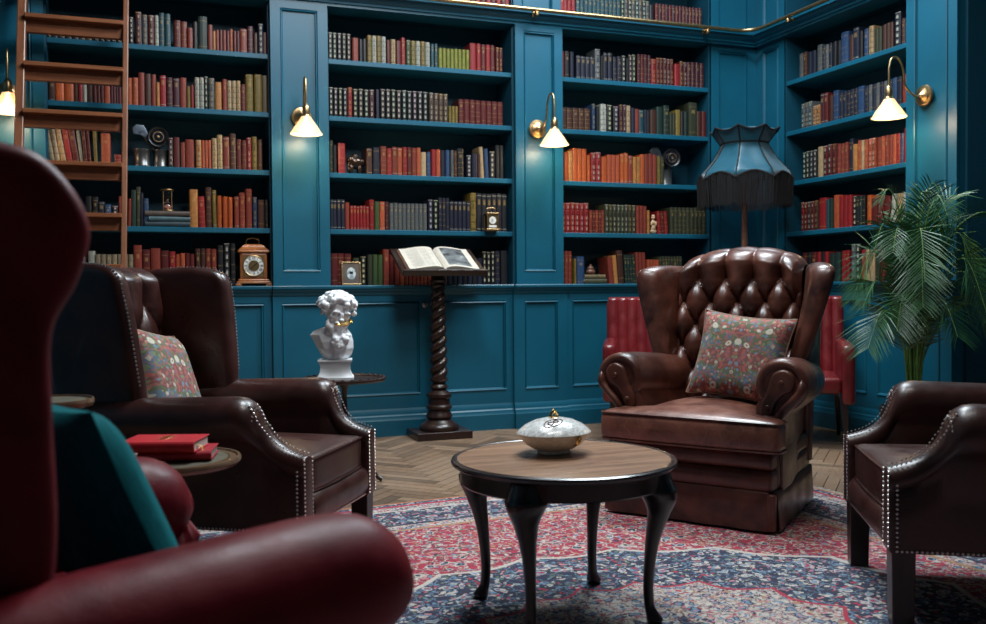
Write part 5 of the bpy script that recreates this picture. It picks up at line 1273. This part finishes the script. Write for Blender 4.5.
# ------------------------------------------------------------------ small tables
def pedestal_table(loc, h, r, label, brass=False, rot=0, gal=False):
    t = thing('side_table', label, 'table', (loc[0], loc[1], 0), rot, None)
    z0 = h
    if brass:
        nt = NT('tooled_leather_top'); o = nt.obj(); nt.set(Base_Color=nt.mix(nt.noise(o, 25, 5).outputs[0], (.08, .075, .06), (.20, .18, .13)), Roughness=.38)
        ob('tabletop', lathe([(.0001, z0 - .006), (r * .80, z0 - .006), (r * .805, z0 - .004)], 64), nt.m, t, angle=30)
        ob('gilt_line', lathe([(r * .80, z0 - .006), (r * .80, z0 - .0045), (r * .84, z0 - .0045), (r * .84, z0 - .006)], 64, cap=False), M['brassd'], t, angle=30)
        ob('rim', lathe([(r * .84, z0 - .006), (r * .93, z0 - .006), (r * .95, z0), (r * .985, z0), (r, z0 - .006), (r, z0 - .014), (r * .96, z0 - .024), (r * .9, z0 - .026), (.0001, z0 - .026)], 64), wood('inlaid_rim', (.10, .055, .03), (.24, .15, .09), .3, 0), t, angle=30)
    else:
        pr = [(.0001, z0 - .006), (r - .028, z0 - .006), (r - .022, z0), (r - .012, z0 + .003), (r - .002, z0 - .001), (r, z0 - .01), (r - .008, z0 - .018), (.0001, z0 - .022)]
        ob('tabletop', lathe(pr, 64), M['mahog'], t, angle=35)
        if gal:
            m = MB()
            for k in range(28):
                a = 2 * pi * k / 28; m.add(*dome(((r - .014) * cos(a), (r - .014) * sin(a), z0 + .002), (0, 0, 1), .011, 8))
            m.build('carved_edge', M['mahog'], t)
    ob('pedestal', lathe([(.03, z0 - .02), (.034, z0 - .035), (.018, z0 - .06), (.014, z0 - .12), (.022, z0 * .6), (.03, z0 * .52), (.026, z0 * .45), (.016, z0 * .42), (.024, z0 * .36), (.03, z0 * .28), (.02, z0 * .2), (.0001, z0 * .2)], 20), M['mahog'], t)
    for k in range(3):
        a = radians(90 + 120 * k)
        p = crom([(.012, 0, z0 * .27), (.07, 0, z0 * .27), (.13, 0, z0 * .16), (.18, 0, .035), (.215, 0, .012)], 5)
        V, F = tube(p, [.017 - .005 * i / len(p) for i in range(len(p))], 10)
        MB().add(V, F, xf=Matrix.Rotation(a, 4, 'Z')).build('leg', M['mahog'], t)
    return t
pedestal_table(T_BOOK[0], T_BOOK[1], .205, 'round side table carrying two red books, between the left wingbacks', True)
pedestal_table(T_BUST[0], T_BUST[1], .235, 'small round carved-edge table under the white bust', gal=True)
pedestal_table(T_FAR[0], T_FAR[1], .125, 'small round side table mostly hidden behind the teal velvet cushion', True)

bx, by = T_BOOK[0]; bz = T_BOOK[1]
flat_book(bx + .02, by + .0, bz + .0015, .215, .15, .026, -12, None, 'crimson book lying beneath another on the side table', mats=(M['redbook2'], plain('greyed_page_edges', (.30, .27, .24), .7)), group=None)
r_ = flat_book(bx - .02, by - .0, bz + .029, .225, .155, .032, -20, None, 'bright red book with gold emblem and ribbon, topmost on side table', mats=(M['redbook'], M['page']))
m = MB()
for k in range(3): m.add(*tube([(.0 + .011 * cos(a), .01 + .022 * (k - 1) + .011 * sin(a), .0325) for a in [2 * pi * q / 16 for q in range(17)]], .0012, 5, False))
m.add(*box(-.002, .002, -.045, .065, .0318, .0326)); m.add(*box(-.022, .022, .028, .032, .0318, .0326))
for s in (-1, 1): m.add(*tube([(s * .02, -.03 + .012 * q, .0325) for q in range(7)], .001, 5))
m.build('gold_emblem', M['gold'], r_)
m = MB(); V, F = grid(lambda u, v: (.045 + .006 * (u - .5) + .01 * v, -.112 - .012 * v ** .5, .012 - .052 * v ** 1.2 + .004 * sin(6 * v)), 2, 14); 
ribbon_pts = crom([(.09, -.03, .015), (.118, -.03, .013), (.124, -.034, .0), (.126, -.042, -.014), (.132, -.044, -.024)], 5)
m.add(*tube(ribbon_pts, .0042, 6, True, .25)); m.build('ribbon', M['yellow'], r_)

# ------------------------------------------------------------------ bust
def bust():
    t = thing('bust', 'white plaster bust of a curly bearded head with gilt band', 'bust', (T_BUST[0][0] - .045, T_BUST[0][1] + .02, T_BUST[1] - .006), -12)
    pl = M['plaster']; s_ = BUST_S
    prof = [(.098, 0), (.098, .014), (.090, .022), (.080, .05), (.078, .085), (.086, .108), (.090, .112), (.090, .122)]
    ob('plinth', loft([[(-a, -a * .8, z), (a, -a * .8, z), (a, a * .8, z), (-a, a * .8, z)] for a, z in prof]), pl, t, angle=25)
    m = MB(); r2 = random.Random(5)
    def ball(c, r, st=(1, 1, 1), k=10, n=14, rot=None):
        V, F = lathe([(max(.0001, sin(pi * i / k)) * r, -cos(pi * i / k) * r) for i in range(k + 1)], n)
        R3 = rot or Matrix.Identity(4)
        V = [tuple(Vector(c) + (R3 @ Vector((v[0] * st[0], v[1] * st[1], v[2] * st[2])))) for v in V]
        m.add(V, F)
    # chest: angular cut bust widening upwards to the shoulders
    rings = []
    for z, wl, wr, d0, d1, cx in ((.118, .055, .06, -.05, .05, 0), (.15, .075, .09, -.065, .06, 0), (.19, .095, .10, -.078, .065, 0), (.235, .115, .098, -.08, .07, 0), (.275, .135, .09, -.07, .07, 0), (.30, .11, .075, -.055, .065, 0), (.325, .05, .05, -.045, .05, 0)):
        rings.append([(cx - wl, -.01, z), (cx - wl * .6, d0 * .75, z), (cx, d0, z), (cx + wr * .6, d0 * .8, z), (cx + wr, -.01, z), (cx + wr * .6, d1 * .9, z), (cx, d1, z), (cx - wl * .6, d1 * .9, z)])
    m.add(*loft(rings))
    # head turned and bowed towards its left
    H = Matrix.Translation((.01, -.012, .405)) @ Matrix.Rotation(radians(20), 4, 'Z') @ Matrix.Rotation(radians(14), 4, 'X') @ Matrix.Rotation(radians(10), 4, 'Y')
    def hb(c, r, st=(1, 1, 1), k=8, n=12): ball(H @ Vector(c), r, st, k, n, H.to_3x3().to_4x4())
    ball((.0, .0, .33), .05, (1, 1, 1.5))
    hb((0, .01, .03), .078, (.92, 1.08, 1.12)); hb((0, -.028, -.03), .058, (.95, .9, 1.15))
    hb((0, -.088, -.0), .012, (.9, 1.3, 2.2)); hb((0, -.10, -.018), .013, (1.1, 1, .8))          # nose
    for s in (-1, 1):
        hb((s * .030, -.072, .022), .019, (1.2, .7, .55)); hb((s * .032, -.060, -.01), .024, (1, .8, 1)); hb((s * .027, -.072, .004), .010, (1.2, .8, .8)); hb((s * .078, .012, -.002), .018, (.5, 1, 1.5))
    hb((0, -.082, -.042), .012, (1.9, .8, .5)); hb((0, -.080, -.052), .011, (1.5, .8, .5))
    # curls of hair
    for i in range(150):
        a = r2.uniform(0, 2 * pi); e = r2.uniform(-.25, 1.45)
        x, y, z = cos(a) * cos(e), sin(a) * cos(e), sin(e)
        if y < -.55 and z < .45: continue
        rr_ = r2.uniform(.014, .021); hb((x * .098, .012 + y * .104, .035 + z * .088), rr_, (1, 1, 1), 6, 8)
    # beard
    for i in range(70):
        a = r2.uniform(-.5 * pi - 1.15, -.5 * pi + 1.15); z = r2.uniform(-.15, -.045); k = 1 - max(0, (-z - .07)) * 5.5
        hb((cos(a) * .062 * k, -.02 + sin(a) * .068 * k, z), r2.uniform(.012, .018), (1, 1, 1.25), 6, 8)
    hb((0, -.045, -.09), .045, (.9, .8, 1.3))
    # drapery knot on the chest
    for i in range(26): ball((r2.uniform(-.01, .07), -.085 + r2.uniform(-.01, .012), r2.uniform(.20, .275)), r2.uniform(.012, .020), (1, 1, 1), 6, 8)
    o = m.build('head_and_chest', pl, t); md = o.modifiers.new('remesh', 'REMESH'); md.mode = 'VOXEL'; md.voxel_size = .0042; md.use_smooth_shade = True
    gb = [tuple(H @ Vector((.062 * sin(a) * 1.28, .0 - .068 * cos(a) * 1.32, -.046 + .014 * a))) for a in [(-.35 + 1.75 * k / 12) for k in range(13)]]
    ob('gilt_band', tube(gb, [.008] + [.017] * 11 + [.008], 8, True, .8), M['gold'], t)
    t.scale = (s_ * 1.06, s_ * 1.06, s_ * .93)
bust()

# ------------------------------------------------------------------ lectern with open book
def lectern():
    t = thing('lectern', 'dark wooden lectern with barley-twist column and sloping top', 'lectern', (LECT[0], LECT[1], 0))
    mh = M['mahog']
    ob('base', rbox(-.205, .205, -.155, .155, 0, .055, .006, 2), mh, t)
    ob('turned_foot', lathe([(.14, .055), (.145, .07), (.14, .09), (.118, .105), (.10, .12), (.085, .135), (.098, .15), (.095, .165), (.085, .18), (.082, .20), (.094, .212), (.094, .228), (.080, .24), (.078, .28), (.092, .295), (.090, .315), (.07, .33), (.052, .345), (.066, .362), (.06, .38), (.045, .392), (.055, .405), (.048, .415)], 36), mh, t)
    z0, z1 = .41, 1.10; n = 220; rings = []
    for i in range(n + 1):
        f = i / n; z = z0 + (z1 - z0) * f; tw = 2 * pi * 9 * f; e = min(1, min(f, 1 - f) * 16); rr_ = .062 - .010 * f
        rings.append([((rr_ + .004 - .032 * e * (1 - abs(cos(a - tw / 2))) ** 1.6) * cos(a), (rr_ + .004 - .026 * e * (1 - abs(cos(a - tw / 2))) ** 1.6) * sin(a), z) for a in [2 * pi * k / 28 for k in range(28)]])
    ob('twisted_column', loft(rings), mh, t, angle=80)
    ob('neck', lathe([(.04, 1.095), (.055, 1.105), (.05, 1.12), (.062, 1.135), (.05, 1.15), (.05, 1.20), (.0001, 1.20)], 24), mh, t)
    S = Matrix.Translation((0, 0, LECT[2])) @ Matrix.Rotation(radians(LECT[3]), 4, 'X')
    MB().add(*rbox(-.31, .31, -.21, .21, -.028, 0, .006, 2), xf=S).build('sloping_top', mh, t)
    MB().add(*rbox(-.31, .31, -.225, -.205, -.02, .028, .006, 2), xf=S).build('book_stop', mh, t)
    m = MB(); m.add(*rbox(-.06, .06, -.05, .05, -.075, -.026, .01, 2), xf=S); m.build('bracket', mh, t)
    b = thing('open_book', 'large open book with engraved plate lying on the lectern', 'book', (LECT[0] - .0, LECT[1], LECT[2])); b.rotation_euler = (radians(LECT[3]), 0, 0)
    MB().add(*box(-.27, .27, -.20, .165, .001, .008)).build('cover', plain('brown_book_cover', (.12, .05, .03), .5), b, smooth=False)
    for s in (-1, 1):
        def pg(u, v):
            z = .012 + .030 * (sin(pi * min(1, u * 1.15) ** .5 * .9) ** 1.0) * (1 if u > .0 else 0); return (s * (.002 + u * .255), -.19 + v * .345, z)
        V, F = grid(pg, 20, 4); nn = len(V)
        V2 = [(x, y, .008) for x, y, z in V]; m = MB(); m.add(V, F)
        m.add([V[i] for i in range(20)] + [V2[i] for i in range(20)], [(i, i + 1, 21 + i, 20 + i) for i in range(19)])
        q = 3 * 20; m.add([V[q + i] for i in range(20)] + [V2[q + i] for i in range(20)], [(i, i + 1, 21 + i, 20 + i) for i in range(19)])
        m.add([V[19], V[39], V[59], V[79], V2[79], V2[59], V2[39], V2[19]], [(0, 1, 6, 7), (1, 2, 5, 6), (2, 3, 4, 5)])
        p = m.build('pages', M['page'], b, angle=50)
        if s > 0:
            n = NT('engraving_plate'); o_ = n.obj(); a = n.noise(n.map(o_, (1, 2, 1)), 9, 8, .7)
            n.set(Base_Color=n.ramp(a.outputs[0], [(.42, (.02, .022, .025)), (.62, (.16, .18, .19)), (.75, (.5, .5, .48))]), Roughness=.7)
            V, F = grid(lambda u, v: (lambda P3: (P3[0], P3[1], P3[2] + .0008))(pg(.14 + .68 * u, .08 + .86 * v)), 14, 4); MB().add(V, F).build('engraving', n.m, p)
        else:
            m = MB()
            for k in range(26):
                for c0, c1 in ((.12, .46), (.52, .86)):
                    v0 = .08 + .86 * k / 26; l = c1 if (k * 7 + int(c0 * 10)) % 5 else c0 + (c1 - c0) * .6
                    m.add([(lambda P3: (P3[0], P3[1] + dy_, P3[2] + .0007))(pg(a_, v0)) for a_, dy_ in ((c0, 0), ((c0 + l) / 2, 0), (l, 0), (l, .0028), ((c0 + l) / 2, .0028), (c0, .0028))], [(0, 1, 4, 5), (1, 2, 3, 4)])
            m.build('printed_lines', plain('grey_print', (.33, .31, .28), .8), p, smooth=False)
lectern()

# ------------------------------------------------------------------ floor lamp
def floor_lamp():
    x, y = FLAMP
    t = thing('floor_lamp', 'tall floor lamp in the corner with scalloped teal shade and black fringe', 'lamp', (x, y, 0))
    ob('base', lathe([(.16, 0), (.165, .01), (.16, .022), (.11, .035), (.05, .05), (.03, .08), (.0001, .08)], 32), M['mahog'], t)
    ob('pole', lathe([(.02, .07), (.016, .3), (.022, .5), (.016, .7), (.02, 1.1), (.03, 1.28), (.024, 1.32), (.034, 1.35), (.026, 1.40), (.022, 1.6), (.016, 1.9), (.012, 2.2)], 16), wood('lamp_pole_wood', (.10, .045, .03), (.22, .11, .075), .3, 2), t)
    n = 12 * 8
    def lobes(a): return abs(sin(a * 4))
    prof = [(z_, r_ * .9, s_) for z_, r_, s_ in [(2.315, .285, .05), (2.30, .272, .04), (2.25, .235, .0), (2.20, .205, -.0), (2.185, .205, 0), (2.14, .222, 0), (2.08, .262, .0), (2.02, .315, .0), (1.97, .365, .0), (1.935, .395, .0)]]
    rings = []
    for k, (z, r, sc) in enumerate(prof):
        f = k / 9
        rings.append([((r * (1 - .05 * (1 - lobes(a)) * (0 if k in (3, 4) else 1) * -1 - .04 * lobes(a))) * cos(a), (r * (1 + .05 * (1 - lobes(a)) * (0 if k in (3, 4) else 1) - .04 * lobes(a))) * sin(a), z + (-.03 * lobes(a) if k == 0 else 0) + (.05 * lobes(a) - .03 if k == 9 else 0)) for a in [2 * pi * i / n for i in range(n)]])
    sh = ob('lamp_shade', loft(rings, False, False), M['silk'], t, angle=60, solid=.003)
    m = MB()
    for k in range(8):
        a = pi / 4 * k; i = round(a / (2 * pi) * n) % n
        m.add(*tube([rings[j][i] for j in range(10)], .0065, 6))
    m.add(*tube([rings[0][i] for i in range(n)] + [rings[0][0]], .007, 6, False)); m.add(*tube([tuple(Vector(rings[3][i]) * 1) for i in range(n)] + [rings[3][0]], .008, 6, False)); m.add(*tube([rings[9][i] for i in range(n)] + [rings[9][0]], .008, 6, False))
    m.build('black_braid', M['blackfab'], sh)
    m = MB(); r3 = random.Random(2)
    for i in range(620):
        a = 2 * pi * i / 620; lo = lobes(a); r = .9 * .397 * (1 + .05 * (1 - lo) - .04 * lo) + r3.uniform(-.008, .006); z1 = 1.935 + .05 * lo - .03; z0 = 1.705 + .0 * lo + r3.uniform(-.02, .012); j = r3.uniform(-.008, .008)
        m.add(*tube([(r * cos(a), r * sin(a), z1 + .005), ((r - .006) * cos(a + j * .5), (r - .006) * sin(a + j * .5), (z0 + z1) / 2), ((r - .014 + j) * cos(a + j), (r - .014 + j) * sin(a + j), z0)], .0022, 3))
    f = m.build('fringe', M['blackfab'], sh); f['kind'] = 'stuff'
floor_lamp()

# ------------------------------------------------------------------ palm
def palm():
    x, y = PALM
    t = thing('potted_palm', 'tall feathery green palm before the right wall bookcase', 'plant', (x, y, 0))
    p = ob('pot', lathe([(.0001, 0), (.14, 0), (.17, .05), (.20, .28), (.205, .32), (.19, .33), (.18, .31), (.0001, .30)], 32), M['pot'], t)
    ob('soil', lathe([(.0001, .30), (.17, .302), (.185, .300)], 24), M['soil'], t)
    r4 = random.Random(21)
    for i, (az, reach, top, droop, yel) in enumerate(FRONDS):
        A = radians(az); d = Vector((cos(A), sin(A), 0))
        p0 = Vector((r4.uniform(-.04, .04), r4.uniform(-.04, .04), .30))
        pts = crom([p0, p0 + d * reach * .10 + Vector((0, 0, (top - .3) * .45)), p0 + d * reach * .38 + Vector((0, 0, (top - .3) * .86)), p0 + d * reach * .75 + Vector((0, 0, (top - .3) * 1.0)), p0 + d * reach * 1.08 + Vector((0, 0, (top - .3) * (1.0 - droop)))], 12)
        n = len(pts); m = MB()
        m.add(*tube(pts, [.008 - .0062 * k / n for k in range(n)], 6), mi=1)
        L = [0]
        for k in range(1, n): L.append(L[-1] + (pts[k] - pts[k - 1]).length)
        tot = L[-1]; nl = 52; twist = r4.uniform(-.5, .5)
        for k in range(nl):
            f = .36 + .64 * (k + .5) / nl; s = f * tot
            j = max(q for q in range(n) if L[q] <= s + 1e-9); j = min(j, n - 2); w_ = (s - L[j]) / (L[j + 1] - L[j]); c0 = pts[j].lerp(pts[j + 1], w_); tan = (pts[j + 1] - pts[j]).normalized()
            side = tan.cross(Vector((0, 0, 1))); side = side.normalized() if side.length > .05 else Vector((-d.y, d.x, 0)); up = side.cross(tan)
            side = (side * cos(twist) + up * sin(twist)); up = side.cross(tan)
            ln = (.30 * sin(pi * (.16 + .78 * (f - .36) / .64)) ** .7 + .03) * (reach / .55) ** .45
            for sg in (-1, 1):
                dr = (side * sg * .86 + tan * (.55 + .5 * (f - .36)) + up * .22).normalized(); dr = (dr + Vector((r4.uniform(-.06, .06), r4.uniform(-.06, .06), r4.uniform(-.06, .06)))).normalized()
                sag = Vector((0, 0, -1)) * ln * r4.uniform(.12, .28); wv = tan * .0052
                a, b, c_ = c0, c0 + dr * ln * .5 + sag * .2, c0 + dr * ln + sag
                m.add([tuple(a - wv * .4), tuple(a + wv * .4), tuple(b + wv), tuple(b - wv), tuple(c_)], [(0, 1, 2, 3), (3, 2, 4)])
        m.build('frond', [M['leafy'] if yel else M['leaf'], M['stem']], t, smooth=False)
palm()
